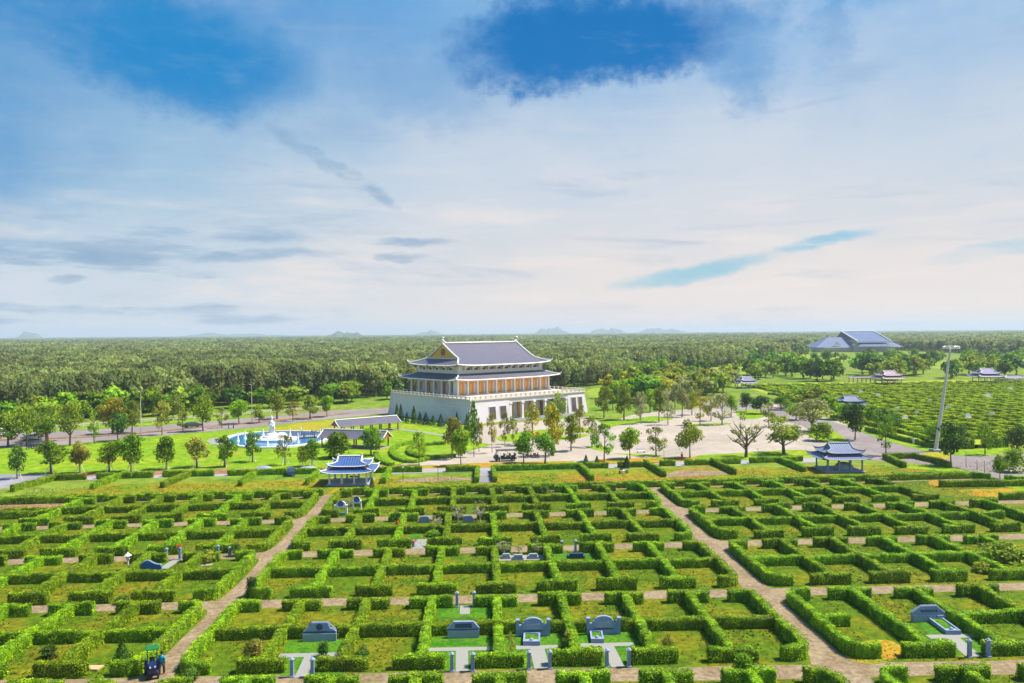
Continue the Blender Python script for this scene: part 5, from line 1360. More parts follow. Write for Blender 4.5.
# shrubs in the plots
for i, (u, v, tp, w, kind, leaf, lb) in enumerate([
        (122, 662, 641, 18, 'cypress', 'dark', 'dark conical shrub in a front plot at the left'), (48, 658, 646, 17, 'bush', 'dark', 'low dark shrub in the leftmost front plot'),
        (254, 660, 640, 20, 'bush', 'brown', 'brownish dark shrub in the front plot right of the left path'), (323.5, 657, 642, 11, 'bush', 'dark', 'small round dark shrub before the round-emblem headstone'),
        (363, 662, 646, 17, 'bush', 'dark', 'dark shrub beside the hedge right of the round-emblem headstone'), (206, 562, 548, 22, 'bush', 'olive', 'round olive bush between entrance posts in the left block'),
        (122, 604, 596, 14, 'bush', 'dark', 'dark shrub in the gap of a hedge on the second crossing path'), (236, 556, 543, 10, 'bush', 'dark', 'upright dark shrub beside the left path corner hedge'),
        (252, 597, 578, 13, 'bush', 'dark', 'dark shrub at the corner of the left path in the second row'), (668, 650, 634, 13, 'bush', 'brown', 'small brownish shrub in a plot right of the rightmost arched headstone'),
        (433, 536, 529, 15, 'bush', 'green', 'round clipped green bush beside the pale stepped path'), (511, 655, 632, 10, 'sparse', 'brown', 'thin reddish brown shrub left of the arched headstone'),
        (567, 648, 630, 11, 'sparse', 'brown', 'thin brown shrub right of the arched headstone'), (744, 680, 655, 22, 'bush', 'green', 'dark green bush pushing out of the nearest hedge right of centre'),
        (1004, 560, 541, 40, 'bush', 'olive', 'large loose bush among the hedges at the right'), (985, 572, 560, 24, 'bush', 'olive', 'lower loose bush among the hedges at the right'),
        (788, 515, 503, 12, 'sparse', 'dark', 'thin dark sapling in the right block near the grey-blue pavilion'), (608, 494, 487, 10, 'bush', 'dark', 'dark shrub in a hedge beside the right path, far row'),
        (545, 493, 486, 8, 'bush', 'dark', 'dark shrub in the fourth row, middle block'), (190, 680, 664, 18, 'bush', 'dark', 'dark bush at the lower end of the left path')]):
    place_tree(u, v, tp, w, kind, leaf, lb, name='shrub', cat='shrub', group='shrubs in the garden plots')
for i, (u, v, tp, w) in enumerate([(437, 527, 514, 13), (458, 522, 504, 14), (480, 522, 500, 15), (504, 555, 541, 15), (538, 554, 540, 14), (519, 553, 543, 10), (349, 508, 497, 10)]):
    place_tree(u, v, tp, w*1.25, 'bare', 'pale', f'pale bare-branched frangipani in the middle block, {ordn(i)} in order from the front left' if False else ['pale bare frangipani beside the left small headstone', 'pale bare frangipani left of the right small headstone', 'pale bare frangipani right of the right small headstone', 'pale bare frangipani left of the three low grave slabs', 'pale bare frangipani right of the three low grave slabs', 'pale bare frangipani behind the three low grave slabs', 'pale bare frangipani between the two white grave gates'][i], 'pale frangipani shrubs', 'bark_pale', name='frangipani', cat='shrub')
# trees further off on the right, too small for parts
FAR_TREE = {}
def far_tree(x, y, h, w, leaf, label, group):
    v = random.randrange(4)
    if v not in FAR_TREE:
        rg = np.random.default_rng(60+v); P, N = crown_points('olive' if v % 2 else 'dense', 520, rg); P[:, 2] = P[:, 2]*.92
        t = leaf_quads(np.stack([rg.normal(size=24)*.015, rg.normal(size=24)*.015, rg.random(24)*.5], 1), rg.normal(size=(24, 3))*[1, 1, .05], .10, .1, rg)
        FAR_TREE[v] = quad_mesh('far_tree', np.concatenate([leaf_quads(P, N, .14, .6, rg, .75), t]), [LEAF['green']])
    o = link('tree', FAR_TREE[v]); o.location = (x, y, 0); o.scale = (w, w, h); o.rotation_euler.z = random.uniform(0, 6.28)
    o.material_slots[0].link = 'OBJECT'; o.material_slots[0].material = LEAF[leaf]
    return setp(o, label, 'tree', group)
for place, poly, n, hh, leafs in (
        ('in the grove right of the temple', [(585, 402), (600, 392), (650, 388), (700, 384), (735, 380), (738, 390), (700, 400), (640, 404)], 60, (7, 10), ('bright', 'olive', 'pale', 'green', 'yellow')),
        ('between the grove and the lime field', [(640, 378), (700, 379), (760, 372), (800, 376), (740, 382), (680, 388), (600, 386)], 36, (7, 11), ('olive', 'green', 'green', 'bright')),
        ('before the distant blue-roofed hall', [(700, 362), (820, 358), (900, 360), (1030, 358), (1030, 366), (900, 372), (850, 362), (760, 368)], 62, (7, 11), ('green', 'olive', 'dark', 'green', 'bright')),
        ('along the back of the far field', [(790, 377), (850, 378), (855, 371), (960, 374), (1030, 372), (1030, 377), (960, 380), (800, 382)], 36, (9, 13), ('green', 'dark', 'olive')),
        ('between square and far field', [(760, 403), (800, 398), (830, 404), (860, 420), (830, 422), (790, 412)], 10, (5, 7), ('bright', 'olive', 'green')),
        ('at the forest edge left of the temple', [(0, 429), (60, 424), (200, 413), (330, 405), (395, 402), (395, 399), (200, 408), (0, 424)], 40, (6, 10), ('green', 'bright', 'dark', 'green', 'olive'))):
    us = [p[0] for p in poly]; vs_ = [p[1] for p in poly]; ft = []
    while len(ft) < n:
        u, v = random.uniform(min(us), max(us)), random.uniform(min(vs_), max(vs_))
        if inside(u, v, poly): ft.append((u, v, random.uniform(*hh), random.choice(leafs)))
    for i, (u, v, h, lf) in enumerate(sorted(ft)):
        x, y = G(u, v); far_tree(x, y, h, h*random.uniform(.85, 1.25), lf, f'distant {ADJ[lf]} tree {place}, {ordn(i)} from left', 'distant trees '+place)
x, y = G(789, 361); far_tree(x, y, 9, 7, 'red', 'single orange-red flowering tree at the forest edge left of the distant hall', None)

# ------------------------------------------------------------------ forest
def instancer(name, pts, scl, rot, proto_meshes, label, z0=None):
    me = bpy.data.meshes.new(name); me.vertices.add(len(pts)); me.vertices.foreach_set('co', np.asarray(pts, np.float32).ravel())
    a = me.attributes.new('scl', 'FLOAT_VECTOR', 'POINT'); a.data.foreach_set('vector', np.asarray(scl, np.float32).ravel())
    a = me.attributes.new('rot', 'FLOAT', 'POINT'); a.data.foreach_set('value', np.asarray(rot, np.float32))
    o = link(name, me); setp(o, label, 'forest', kind='stuff')
    cl = bpy.data.collections.new(name+'_trees')
    for pm in proto_meshes: cl.objects.link(bpy.data.objects.new('forest_tree', pm))
    ng = bpy.data.node_groups.new(name+'_nodes', 'GeometryNodeTree')
    ng.interface.new_socket('Geometry', in_out='INPUT', socket_type='NodeSocketGeometry')
    ng.interface.new_socket('Geometry', in_out='OUTPUT', socket_type='NodeSocketGeometry')
    nd = ng.nodes; L_ = ng.links.new
    gi = nd.new('NodeGroupInput'); go = nd.new('NodeGroupOutput')
    ip = nd.new('GeometryNodeInstanceOnPoints'); ci = nd.new('GeometryNodeCollectionInfo')
    ci.inputs['Collection'].default_value = cl; ci.inputs['Separate Children'].default_value = True; ci.inputs['Reset Children'].default_value = True
    ip.inputs['Pick Instance'].default_value = True
    s = nd.new('GeometryNodeInputNamedAttribute'); s.data_type = 'FLOAT_VECTOR'; s.inputs['Name'].default_value = 'scl'
    r = nd.new('GeometryNodeInputNamedAttribute'); r.data_type = 'FLOAT'; r.inputs['Name'].default_value = 'rot'
    cx = nd.new('ShaderNodeCombineXYZ'); L_(r.outputs['Attribute'], cx.inputs[2])
    L_(gi.outputs[0], ip.inputs['Points']); L_(ci.outputs[0], ip.inputs['Instance']); L_(s.outputs['Attribute'], ip.inputs['Scale'])
    L_(cx.outputs[0], ip.inputs['Rotation']); L_(ip.outputs[0], go.inputs[0])
    md = o.modifiers.new('trees', 'NODES'); md.node_group = ng
    return o

edge_px = np.array([(-400, 440), (-60, 429), (60, 421), (200, 407.5), (330, 400), (400, 396), (480, 394), (600, 386), (680, 372), (760, 361.5), (850, 355), (900, 354), (1100, 353), (1500, 353)])
def forest_points(dmin, dmax, sp):
    ym = dmax; n_y = int((dmax-dmin)/sp); pts = []
    ys = np.arange(dmin, dmax, sp)
    for y in ys:
        hw = .75*y+40; xs = np.arange(-hw, hw, sp)
        pts.append(np.stack([xs+rng.uniform(-.42, .42, len(xs))*sp, y+rng.uniform(-.42, .42, len(xs))*sp], 1))
    P = np.concatenate(pts)
    F = np.array([AX_F.x, AX_F.y]); Rr = np.array([AX_R.x, AX_R.y]); Uu = np.array([AX_U.x, AX_U.y])
    dp = P@F-CAM_H*AX_F.z; u = 512+F_PX*(P@Rr-CAM_H*AX_R.z)/dp; v = 341.5-F_PX*(P@Uu-CAM_H*AX_U.z)/dp
    ok = (u > -90) & (u < 1115) & (v < np.interp(u, edge_px[:, 0], edge_px[:, 1]))
    # clearing round the far hall
    c = np.array(G(858, 352)); ok &= ~((P[:, 0]-c[0] > -130) & (P[:, 0]-c[0] < 75) & (P[:, 1] > c[1]-260) & (P[:, 1] < c[1]+80))
    ok &= ~((np.linalg.norm(P-np.array([HX+6, HYW+32]), axis=1) < 46))
    return P[ok]
def forest_proto(n, s, seed):
    out = []
    for k in range(4):
        rg = np.random.default_rng(seed+k); P, N = crown_points('olive' if k % 2 else 'dense', n, rg)
        tr = np.stack([rg.normal(size=16)*.012, rg.normal(size=16)*.012, rg.random(16)*.5], 1)
        out.append(quad_mesh('forest_tree', np.concatenate([leaf_quads(P, N, s, .6, rg, .75), leaf_quads(tr, rg.normal(size=(16, 3))*[1, 1, .05], .09, .1, rg)]), [LEAF['forest']]))
    return out
for nm, d0, d1, sp, hh, wf, npr, s, lb in (('forest', 170, 620, 4.9, (9.5, 13), .66, 480, .125, 'near edge of the broad mixed forest behind the temple'),
                                          ('forest', 620, 1500, 7.2, (10.5, 13.5), .85, 260, .17, 'middle depth of the broad forest reaching towards the horizon'),
                                          ('forest', 1500, 3600, 14, (12, 14.5), 1.6, 170, .20, 'far forest below the horizon')):
    P = forest_points(d0, d1, sp); n = len(P); h = rng.uniform(*hh, n); h *= 1+.12*np.sin(P[:, 0]*.02)*np.sin(P[:, 1]*.013+1)
    w = h*wf*rng.uniform(.8, 1.25, n); scl = np.stack([w, w, h], 1)
    instancer(nm, np.concatenate([P, np.zeros((n, 1))], 1), scl, rng.uniform(0, 6.28, n), forest_proto(npr, s, int(d0)), lb)
# the forest canopy beyond, a rough sheet at crown height out to the horizon
def canopy():
    ny, nx = 130, 240
    yy = np.geomspace(3300, 12500, ny); V = np.zeros((ny, nx, 3))
    for j, y in enumerate(yy):
        xs = np.linspace(-.8*y, .85*y, nx); V[j, :, 0] = xs; V[j, :, 1] = y
        V[j, :, 2] = 12+rng.normal(size=nx)*1.6+1.2*np.sin(xs*.0013+y*.0021)+1.5*np.sin(y*.004+xs*.0004)
    i, j = np.meshgrid(np.arange(ny-1), np.arange(nx-1), indexing='ij'); a = (i*nx+j).ravel()
    return quad_mesh('forest_canopy', V.reshape(-1, 3)[np.stack([a, a+1, a+nx+1, a+nx], 1)], [LEAF['forest_far']])
setp(link('forest_canopy', canopy()), 'endless flat forest canopy running out to the horizon', 'forest', kind='stuff')
# hills on the horizon
def hill(u, wpx, top, dist, seed, z0=0):
    rg = np.random.default_rng(seed); x0 = (u-512)/F_PX*dist; cx, cy = AX_F.x*dist+AX_R.x*x0, AX_F.y*dist+AX_R.y*x0
    w = wpx*dist/F_PX/2; hgt = CAM_H+(332-(u-512)*.008*-1*0-top)*dist/F_PX
    hgt = CAM_H+(333.0+(512-u)*.008-top)*dist/F_PX
    n = 40; V = []
    ph = rg.random(4)*6.28
    for j in range(13):
        r = j/12-.5
        for i in range(n+1):
            q = i/n*2-1; e = max(0, 1-abs(q)**2.2)*(1+.15*math.sin(q*7+ph[0])+.09*math.sin(q*15+ph[1])+.05*math.sin(q*31+ph[2]))
            V.append((cx+q*w, cy+r*w*1.2, hgt*e*math.cos(r*math.pi)**.8*(1+.04*rg.normal())-.5))
    f = [(j*(n+1)+i, j*(n+1)+i+1, (j+1)*(n+1)+i+1, (j+1)*(n+1)+i) for j in range(12) for i in range(n)]
    b = MB(); b.add(V, f); o = b.build('hill', M['hill'], smooth=True); o['kind'] = 'structure'
M['hill'] = ground_mat('hill_forest', ((.06, .10, .05), (.09, .12, .06)), .004, .02, .3)
hill(29, 26, 332.2, 8600, 1); hill(210, 70, 333.6, 9000, 2); hill(430, 34, 331.2, 8800, 3); hill(552, 40, 327.8, 9000, 4); hill(608, 44, 328.6, 9000, 5); hill(660, 60, 328.6, 9300, 6); hill(345, 46, 332.0, 4600, 7); hill(250, 110, 334.0, 9400, 8)
x, y = AX_F.x*4200+AX_R.x*(-880), AX_F.y*4200+AX_R.y*(-880)

# ------------------------------------------------------------------ mast, lamps, vehicles, people
x, y = G(935.5, 451.5); d = depth(x, y)
mast = thing('light_mast', 'tall pale steel floodlight mast, slightly leaning, with a ring of lamps at its top', 'light mast', (x, y, 0))
Hm = (451.5-345)*d/F_PX; lean = (951.5-935.5)*d/F_PX
tp = Vector((lean, 0, Hm))
b = MB(); b.tube([(0, 0, 0), tuple(tp*.33), tuple(tp*.66), tuple(tp)], [.38, .33, .26, .19], 12); b.build('pole', M['mast'], mast)
b = MB(); b.box(-.9, .9, -.9, .9, 0, .5, bev=.1); b.build('foundation', M['concrete'], mast)
b = MB(); b.tube([tuple(tp+Vector((1.2*math.cos(a), 1.2*math.sin(a), -.2))) for a in np.linspace(0, 6.283, 17)], .09, 6)
for a in np.linspace(0, 6.283, 5)[:-1]: b.tube([tuple(tp+Vector((0, 0, -.2))), tuple(tp+Vector((1.2*math.cos(a), 1.2*math.sin(a), -.2)))], .07, 5)
b.build('lamp_ring', M['mast'], mast)
for a in np.linspace(0, 6.283, 9)[:-1]:
    b = MB(); b.box(-.32, .32, -.22, .22, -.42, .12, bev=.06); q = b.build('floodlight', M['lamp_glass'], mast); q.location = tp+Vector((1.32*math.cos(a), 1.32*math.sin(a), -.35)); q.rotation_euler.z = a

def lamp_post(u, v, top, label, arm=True, m_='mast', group='lamp posts'):
    x, y = G(u, v); h = (v-top)*depth(x, y)/F_PX
    o = thing('lamp_post', label, 'lamp post', (x, y, 0), 0, group)
    b = MB(); t_ = .11 if arm else .05
    b.tube([(0, 0, 0), (0, 0, h*.5), (0, 0, h)], [t_, t_*.8, t_*.6], 8); b.build('pole', M[m_], o)
    if arm:
        for sg in (-1, 1):
            b = MB(); b.tube([(0, 0, h-.1), (sg*.5, 0, h+.25), (sg*1.1, 0, h+.3)], .05, 6); a = b.build('arm', M[m_], o)
            b = MB(); b.box(sg*1.1-.3, sg*1.1+.3, -.14, .14, h+.26, h+.38, bev=.04); b.build('lamp_head', M['black'], a)
    else:
        b = MB(); b.lathe([(.05, h), (.12, h+.06), (.11, h+.2), (.03, h+.27)], 0, 0, 8); b.build('lamp_head', M['lamp_glass'], o)
lamp_post(141, 436, 392, 'tall grey street lamp by the left road'); lamp_post(252, 423, 385, 'tall grey street lamp before the forest left of the temple')
lamp_post(500.5, 466, 447, 'thin white lamp post standing in front of the parked shuttle cart', False, 'white')
for k, (u, v, tp_) in enumerate([(438, 480, 466), (403, 481, 468), (664, 464, 450), (758, 463, 449)]):
    lamp_post(u, v, tp_, 'thin dark lamp post on the garden edge, '+('right of the orange bed', 'left of the orange bed', 'left of the red-clad person', 'near the largest bare tree')[k], False, 'black')
for k, (u, v, tp_) in enumerate([(966, 467, 452), (977, 470, 460), (984.5, 475, 461), (1011, 484, 472)]):
    lamp_post(u, v, tp_, f'thin dark pole along the road at the right, {ordn(k)} from the left', False, 'black', 'dark poles by the right road')
lamp_post(70.5, 446, 430, 'thin dark pole at the near kerb of the left road, left one', False, 'black'); lamp_post(95, 444, 427, 'thin dark pole at the near kerb of the left road, right one', False, 'black')
x, y = G(1014, 352); b = MB(); b.tube([(0, 0, 0), (0, 0, 17)], [.6, .35], 8); b.tube([(0, 0, 17), (2, 0, 18)], .4, 6)
setp(b.build('tower_pole', M['white'], None, (x, y, 0)), 'thin white pole rising above the trees near the right picture edge', 'pole')

def wheel(o, x, y, r, w):
    b = MB(); b.tube([(x, y-w/2, r), (x, y+w/2, r)], r, 14); t = b.build('wheel', M['rubber'], o)
    b = MB(); b.tube([(x, y-w/2-.01, r), (x, y+w/2+.01, r)], r*.55, 10); b.build('rim', M['silver'], t)

def car(u, v, rz, label, paint, van=False, L=4.4, Wd=1.8):
    x, y = G(u, v); o = thing('parked_car', label, 'car', (x, y, 0), rz, 'cars on the left road')
    h = L/2; w = Wd/2; zr = 1.95 if van else 1.5
    pr = [(-h, .35), (h, .35), (h, .75), (h*.93, .95), (h*.5, 1.02), (h*.2, zr-.02), (-h*.55, zr), (-h*.92, 1.1), (-h, .9)]
    b = MB(); b.prism(pr, -w, w); b.build('body', M[paint], o)
    gl = [(h*.44, 1.06), (h*.18, zr-.12), (-h*.52, zr-.1), (-h*.82, 1.1)]
    for sg in (-1, 1):
        b = MB(); b.prism(gl, sg*w-(.004 if sg > 0 else -.004)-.01, sg*w+(.012 if sg > 0 else -.012)); b.build('side_window', M['glass_dark'], o)
        b = MB(); b.box(h-.02, h+.03, sg*w*.7-.2, sg*w*.7+.2, .62, .8); b.build('headlight', M['lamp_glass'], o)
        b = MB(); b.box(-h-.03, -h+.02, sg*w*.75-.16, sg*w*.75+.16, .75, .95); b.build('tail_light', M['cloth_red'], o)
    b = MB(); b.add([(h*.47, -w*.9, 1.08), (h*.47, w*.9, 1.08), (h*.215, w*.88, zr-.07), (h*.215, -w*.88, zr-.07)], [(0, 1, 2, 3)]); b.build('windscreen', M['glass_dark'], o).location = (.03, 0, .02)
    for sx in (-.62, .62):
        for sg in (-1, 1): wheel(o, sx*h, sg*(w-.08), .33, .22)
    return o
ra = math.atan2(G(330, 415)[1]-G(60, 440)[1], G(330, 415)[0]-G(60, 440)[0])
car(193, 427.5, ra, 'dark grey-green car on the left road between two trees', 'dark_green_paint', L=4.8, Wd=1.9)
car(32, 440, ra, 'silver car half hidden by trees at the left end of the road', 'silver', L=4.6)
car(2, 436, ra, 'white minibus cut by the left picture edge on the road', 'white', True, 6.5, 2.1)

def shuttle(u, v, rz):
    x, y = G(u, v); o = thing('shuttle_cart', 'dark electric shuttle cart with a flat roof on the square before the temple', 'shuttle cart', (x, y, 0), rz)
    b = MB(); b.prism([(-2.2, .4), (2.1, .4), (2.25, .8), (1.9, 1.25), (1.45, 1.3), (1.35, .75), (-2.1, .7)], -.8, .8); b.build('body', M['dark_green_paint'], o)
    b = MB(); b.box(-2.3, 1.75, -.9, .9, 2.1, 2.22, bev=.05); b.build('roof', M['cloth_dark'], o)
    for px_ in (-2.1, -.4, 1.45):
        for sg in (-1, 1): b = MB(); b.tube([(px_, sg*.78, .7), (px_+.08, sg*.8, 2.1)], .04, 6); b.build('roof_post', M['silver'], o)
    for px_ in (-1.9, -.9, .2):
        b = MB(); b.box(px_, px_+.55, -.72, .72, .72, 1.0, bev=.04); b.box(px_-.12, px_+.02, -.72, .72, 1.0, 1.5, bev=.03); b.build('seat', M['black'], o)
    b = MB(); b.add([(1.9, -.7, 1.28), (1.9, .7, 1.28), (1.55, .7, 2.08), (1.55, -.7, 2.08)], [(0, 1, 2, 3)]); b.build('windscreen', M['lamp_glass'], o)
    for px_ in (-1.5, 1.5):
        for sg in (-1, 1): wheel(o, px_, sg*.7, .3, .2)
shuttle(505, 461, R(190))
def lorry(u, v, rz):
    x, y = G(u, v); o = thing('small_truck', 'small blue truck parked behind the garden near the staked trees', 'truck', (x, y, 0), rz); o.scale = (.85, .85, .85)
    b = MB(); b.prism([(.6, .4), (1.7, .4), (1.72, 1.0), (1.45, 1.75), (.6, 1.8)], -.7, .7); b.build('cab', M['blue_car'], o)
    b = MB(); b.box(-1.6, .5, -.75, .75, .55, .65); b.box(-1.6, .5, -.75, -.7, .651, 1.1); b.box(-1.6, .5, .7, .75, .651, 1.1); b.build('load_bed', M['silver'], o)
    b = MB(); b.add([(1.66, -.6, 1.15), (1.66, .6, 1.15), (1.49, .58, 1.68), (1.49, -.58, 1.68)], [(0, 1, 2, 3)]); b.build('windscreen', M['glass_dark'], o).location = (.03, 0, .0)
    for px_ in (-1.1, 1.1):
        for sg in (-1, 1): wheel(o, px_, sg*.62, .28, .2)
lorry(290.5, 475.5, R(-70))
b = MB(); b.lathe([(1.9, 0), (1.5, .35), (.8, .7), (.1, .8)], 0, 0, 12, sy=.5); x, y = G(264, 470); setp(b.build('rubble_heap', M['stone_light'], None, (x, y, .02)), 'heap of pale rubble on the soil strip left of the blue truck', 'heap')
b = MB(); b.lathe([(2.3, 0), (1.9, .3), (.9, .6), (.1, .7)], 0, 0, 12, sy=.5); x, y = G(308, 470); setp(b.build('rubble_heap', M['stone_light'], None, (x, y, .02)), 'heap of pale rubble on the soil strip right of the blue truck', 'heap')

def motorbike(u, v, rz, label, col='cloth_red'):
    x, y = G(u, v); o = thing('motorbike', label, 'motorbike', (x, y, 0), rz, 'parked motorbikes')
    for px_ in (-.62, .62): wheel(o, px_, 0, .29, .12)
    b = MB(); b.tube([(-.7, 0, .55), (-.2, 0, .5), (.2, 0, .45), (.5, 0, .75)], [.12, .2, .17, .1], 8); b.build('body', M[col], o)
    b = MB(); b.tube([(-.7, 0, .78), (-.1, 0, .8)], [.12, .14], 8); b.build('seat', M['black'], o)
    b = MB(); b.tube([(.62, 0, .29), (.42, 0, 1.0)], .04, 6); b.tube([(.4, -.33, 1.02), (.42, 0, 1.0), (.4, .33, 1.02)], .03, 6); b.build('handlebar', M['black'], o)
motorbike(529, 458, R(20), 'dark motorbike under the dense green tree on the square, left one', 'cloth_dark'); motorbike(536, 457.5, R(35), 'plum motorbike on the square between two green trees, right one')
motorbike(30, 449, R(70), 'motorbike parked on the lawn edge at the left, left one', 'navy'); motorbike(36, 448.5, R(80), 'motorbike parked on the lawn edge at the left, right one', 'cloth_dark')
motorbike(623.5, 473.5, R(10), 'dark motorbike with pale seat in a back plot below the square', 'cloth_white')

def person(x, y, rz, label, shirt, trousers, h=1.66, stride=.12):
    """standing figure: one skinned body, clothing and hair as children"""
    s = h/1.7
    me = bpy.data.meshes.new('person')
    J = [(0, 0, .95), (0, 0, 1.15), (0, 0, 1.36), (0, .0, 1.47), (0, .01, 1.60), (0, .0, 1.69),
         (.10, 0, .90), (.11, .03+stride, .50), (.11, stride, .07), (.11, stride-.14, .03), (-.10, 0, .90), (-.11, .02-stride, .50), (-.11, .04-stride, .07), (-.11, -.12-stride, .03),
         (.18, 0, 1.38), (.24, .03, 1.12), (.25, -.06, .88), (.25, -.10, .79), (-.18, 0, 1.38), (-.24, .03, 1.12), (-.25, -.06, .88), (-.25, -.10, .79)]
    E_ = [(0, 1), (1, 2), (2, 3), (3, 4), (4, 5), (0, 6), (6, 7), (7, 8), (8, 9), (0, 10), (10, 11), (11, 12), (12, 13), (2, 14), (14, 15), (15, 16), (16, 17), (2, 18), (18, 19), (19, 20), (20, 21)]
    rad = [.14, .13, .15, .055, .095, .08, .10, .065, .045, .035, .10, .065, .045, .035, .06, .045, .035, .03, .06, .045, .035, .03]
    me.from_pydata(J, E_, []); o = link('person', me); o.location = (x, y, .02); o.rotation_euler.z = rz; o.scale = (s, s, s)
    o.modifiers.new('Skin', 'SKIN'); sv = me.skin_vertices[0].data
    for i, r_ in enumerate(rad): sv[i].radius = (r_, r_*.8)
    sv[0].use_root = True
    o.modifiers.new('Subdivision', 'SUBSURF').levels = 1; o.modifiers['Subdivision'].render_levels = 1
    me.materials.append(M['skin']); setp(o, label, 'person')
    b = MB(); b.lathe([(.20, .84), (.185, 1.0), (.19, 1.2), (.21, 1.36), (.12, 1.45), (.08, 1.47)], 0, 0, 12, sy=.72)
    for sg in (-1, 1): b.tube([(sg*.17, 0, 1.40), (sg*.235, .03, 1.14)], [.085, .07], 8)
    b.build('shirt', M[shirt], o, smooth=True)
    b = MB()
    for sg, st in ((1, stride), (-1, -stride)): b.tube([(sg*.10, 0, .93), (sg*.11, .025+st, .50), (sg*.11, .02+st, .10)], [.125, .09, .07], 8)
    b.build('trousers', M[trousers], o, smooth=True)
    b = MB(); b.lathe([(.095, 1.60), (.108, 1.66), (.10, 1.73), (.06, 1.775), (.01, 1.785)], 0, .012, 10); b.build('hair', M['hair'], o, smooth=True)
    return o
x, y = G(682, 461); person(x, y, R(20), 'person in a red top standing at the end of a concrete slab behind the garden', 'cloth_red', 'cloth_dark')
x, y = G(233.5, 428.5); person(x, y, R(90), 'person in dark clothes walking on the left road, right one of the two', 'cloth_dark', 'cloth_dark')
x, y = G(228.5, 428.8); person(x, y, R(80), 'person in dark clothes walking on the left road, left one of the two', 'cloth_dark', 'navy', 1.6)
x, y = G(913.5, 445); person(x, y, R(-40), 'person in white clothes at the near edge of the far field', 'cloth_white', 'cloth_white')
x, y = G(641, 453); bn = thing('bench', 'white bench on the square right of the bright green round tree', 'bench', (x, y, .02), R(10))
b = MB(); b.box(-.9, .9, -.25, .25, .42, .5, bev=.02); b.build('seat', M['white'], bn)
b = MB(); b.box(-.9, .9, .2, .27, .55, .9); b.build('backrest', M['white'], bn)
for sg in (-1, 1): b = MB(); b.box(sg*.75-.06, sg*.75+.06, -.2, .2, 0, .42); b.build('leg', M['white'], bn)

# the small blue machine on the left path, with a man in teal beside it
x, y = G(152.5, 676.5); mc = thing('utility_tractor', 'small dark blue tractor with a green canopy at the bottom of the left path', 'tractor', (x, y, .02), R(-66)); mc.scale = (.66, .74, 1.04)
b = MB(); b.prism([(.15, .42), (1.15, .42), (1.2, .85), (1.1, 1.02), (.15, 1.1)], -.36, .36); b.box(1.2, 1.24, -.3, .3, .48, .82); b.build('bonnet', M['navy'], mc)
b = MB(); b.prism([(-.9, .4), (.149, .4), (.149, .62), (-.45, .68), (-.9, .72)], -.45, .45); b.build('chassis', M['navy'], mc)
for sg in (-1, 1):
    b = MB(); b.prism([(-1.0, .62), (-.9, .95), (-.6, 1.06), (-.25, .95), (-.1, .62), (-.25, .62), (-.4, .84), (-.75, .84), (-.88, .62)], sg*.42, sg*.72); b.build('mudguard', M['navy'], mc)
    wheel(mc, -.55, sg*.60, .46, .26); wheel(mc, .85, sg*.48, .3, .18)
    b = MB(); b.box(1.16, 1.225, sg*.22-.07, sg*.22+.07, .86, .97); b.build('headlight', M['lamp_glass'], mc)
    for px_ in (-.85, .25): b = MB(); b.tube([(px_, sg*.42, .7), (px_, sg*.45, 1.95)], .035, 6); b.build('canopy_post', M['navy'], mc)
b = MB(); b.box(-1.0, .5, -.58, .58, 1.95, 2.03, bev=.03); b.build('canopy', M['canopy_green'], mc)
b = MB(); b.box(-.75, -.3, -.24, .24, .7, .82, bev=.03); b.box(-.84, -.74, -.24, .24, .78, 1.2, bev=.02); b.build('seat', M['black'], mc)
b = MB(); b.tube([(.15, 0, 1.0), (-.08, 0, 1.2)], .03, 6); b.tube([(-.08+.05*math.sin(a), .18*math.cos(a), 1.2+.17*math.sin(a)) for a in np.linspace(0, 6.283, 13)], .018, 5); b.build('steering_wheel', M['black'], mc)
b = MB(); b.box(-1.25, -.91, -.62, .62, .3, .5, bev=.03); b.build('rear_blade', M['navy'], mc)
x, y = G(162, 674.5); person(x, y, R(170), 'man in a teal shirt standing right of the blue tractor', 'teal', 'cloth_dark')
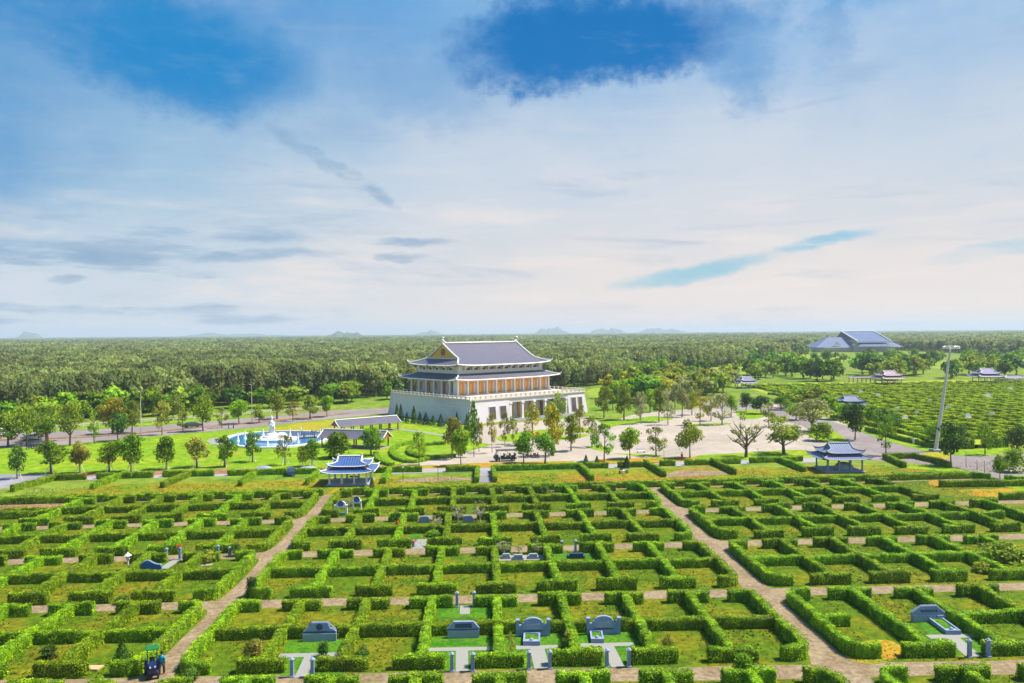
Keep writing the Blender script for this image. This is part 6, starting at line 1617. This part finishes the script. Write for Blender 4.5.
# little stone lantern and cherub-like figure near the hedges at the left
x, y = G(128, 570); ln = thing('stone_lantern', 'small cream garden lantern at a hedge left of the blue memorial wall', 'lantern', (x, y, 0))
b = MB(); b.lathe([(.28, 0), (.22, .15), (.10, .25), (.10, 1.1), (.24, 1.2)], 0, 0, 10); b.build('shaft', M['cream'], ln)
b = MB(); b.lathe([(.2, 1.2), (.24, 1.5), (.4, 1.55), (.12, 1.8), (.02, 1.95)], 0, 0, 10); b.build('lamp_house', M['cream'], ln)
def blossoms(u, v, n, spread, label, mm='red_flower', name='flowering_shrub'):
    x, y = G(u, v); q = rng.normal(size=(n, 3))*np.array([spread, spread, spread*.5])+np.array([0, 0, .7]); q[:, 2] = np.abs(q[:, 2])
    me = quad_mesh(name, leaf_quads(q, rng.normal(size=(n, 3)), .24), [M[mm]])
    setp(link(name, me, None, (x, y, 0)), label, 'flowers')
blossoms(400, 532, 160, .55, 'red flowering shrub on the left of the pale stepped path, middle block')
blossoms(414, 546.5, 50, .2, 'small red flowers beside the pale stepped path, lower left of it')
# white railing along the far side of the left road
a, b2 = np.array(G(20, 432)), np.array(G(330, 408.5)); L = float(np.linalg.norm(b2-a))
rl = thing('railing', 'long pale railing with posts along the far side of the left road', 'railing', (*a, 0), math.atan2(b2[1]-a[1], b2[0]-a[0]))
b = MB(); b.box(0, L, -.12, .12, .75, .95); b.box(0, L, -.08, .08, .35, .48); b.build('rail', M['cream'], rl)
b = MB()
for q in np.arange(0, L, 3.0): b.box(q-.16, q+.16, -.16, .16, 0, 1.1)
b.build('posts', M['cream'], rl)

setp(link('grass_tufts', tufts()), 'rough grass growing in the plots between the hedges', 'grass', kind='stuff')

# ------------------------------------------------------------------ air
def build_haze():
    mt, t, N = new_mat('haze')
    out = N.n('ShaderNodeOutputMaterial')
    v = N.n('ShaderNodeVolumePrincipled', inp={'Color': (.72, .86, .98, 1), 'Density': 1.4e-4, 'Anisotropy': .1})
    t.links.new(v.outputs[0], out.inputs['Volume'])
    b = MB(); b.box(-11500, 11500, -320, 14100, -1.5, 100)
    o = b.build('haze', mt); o['kind'] = 'stuff'; o['label'] = 'thin bluish haze over the whole plain'
build_haze()
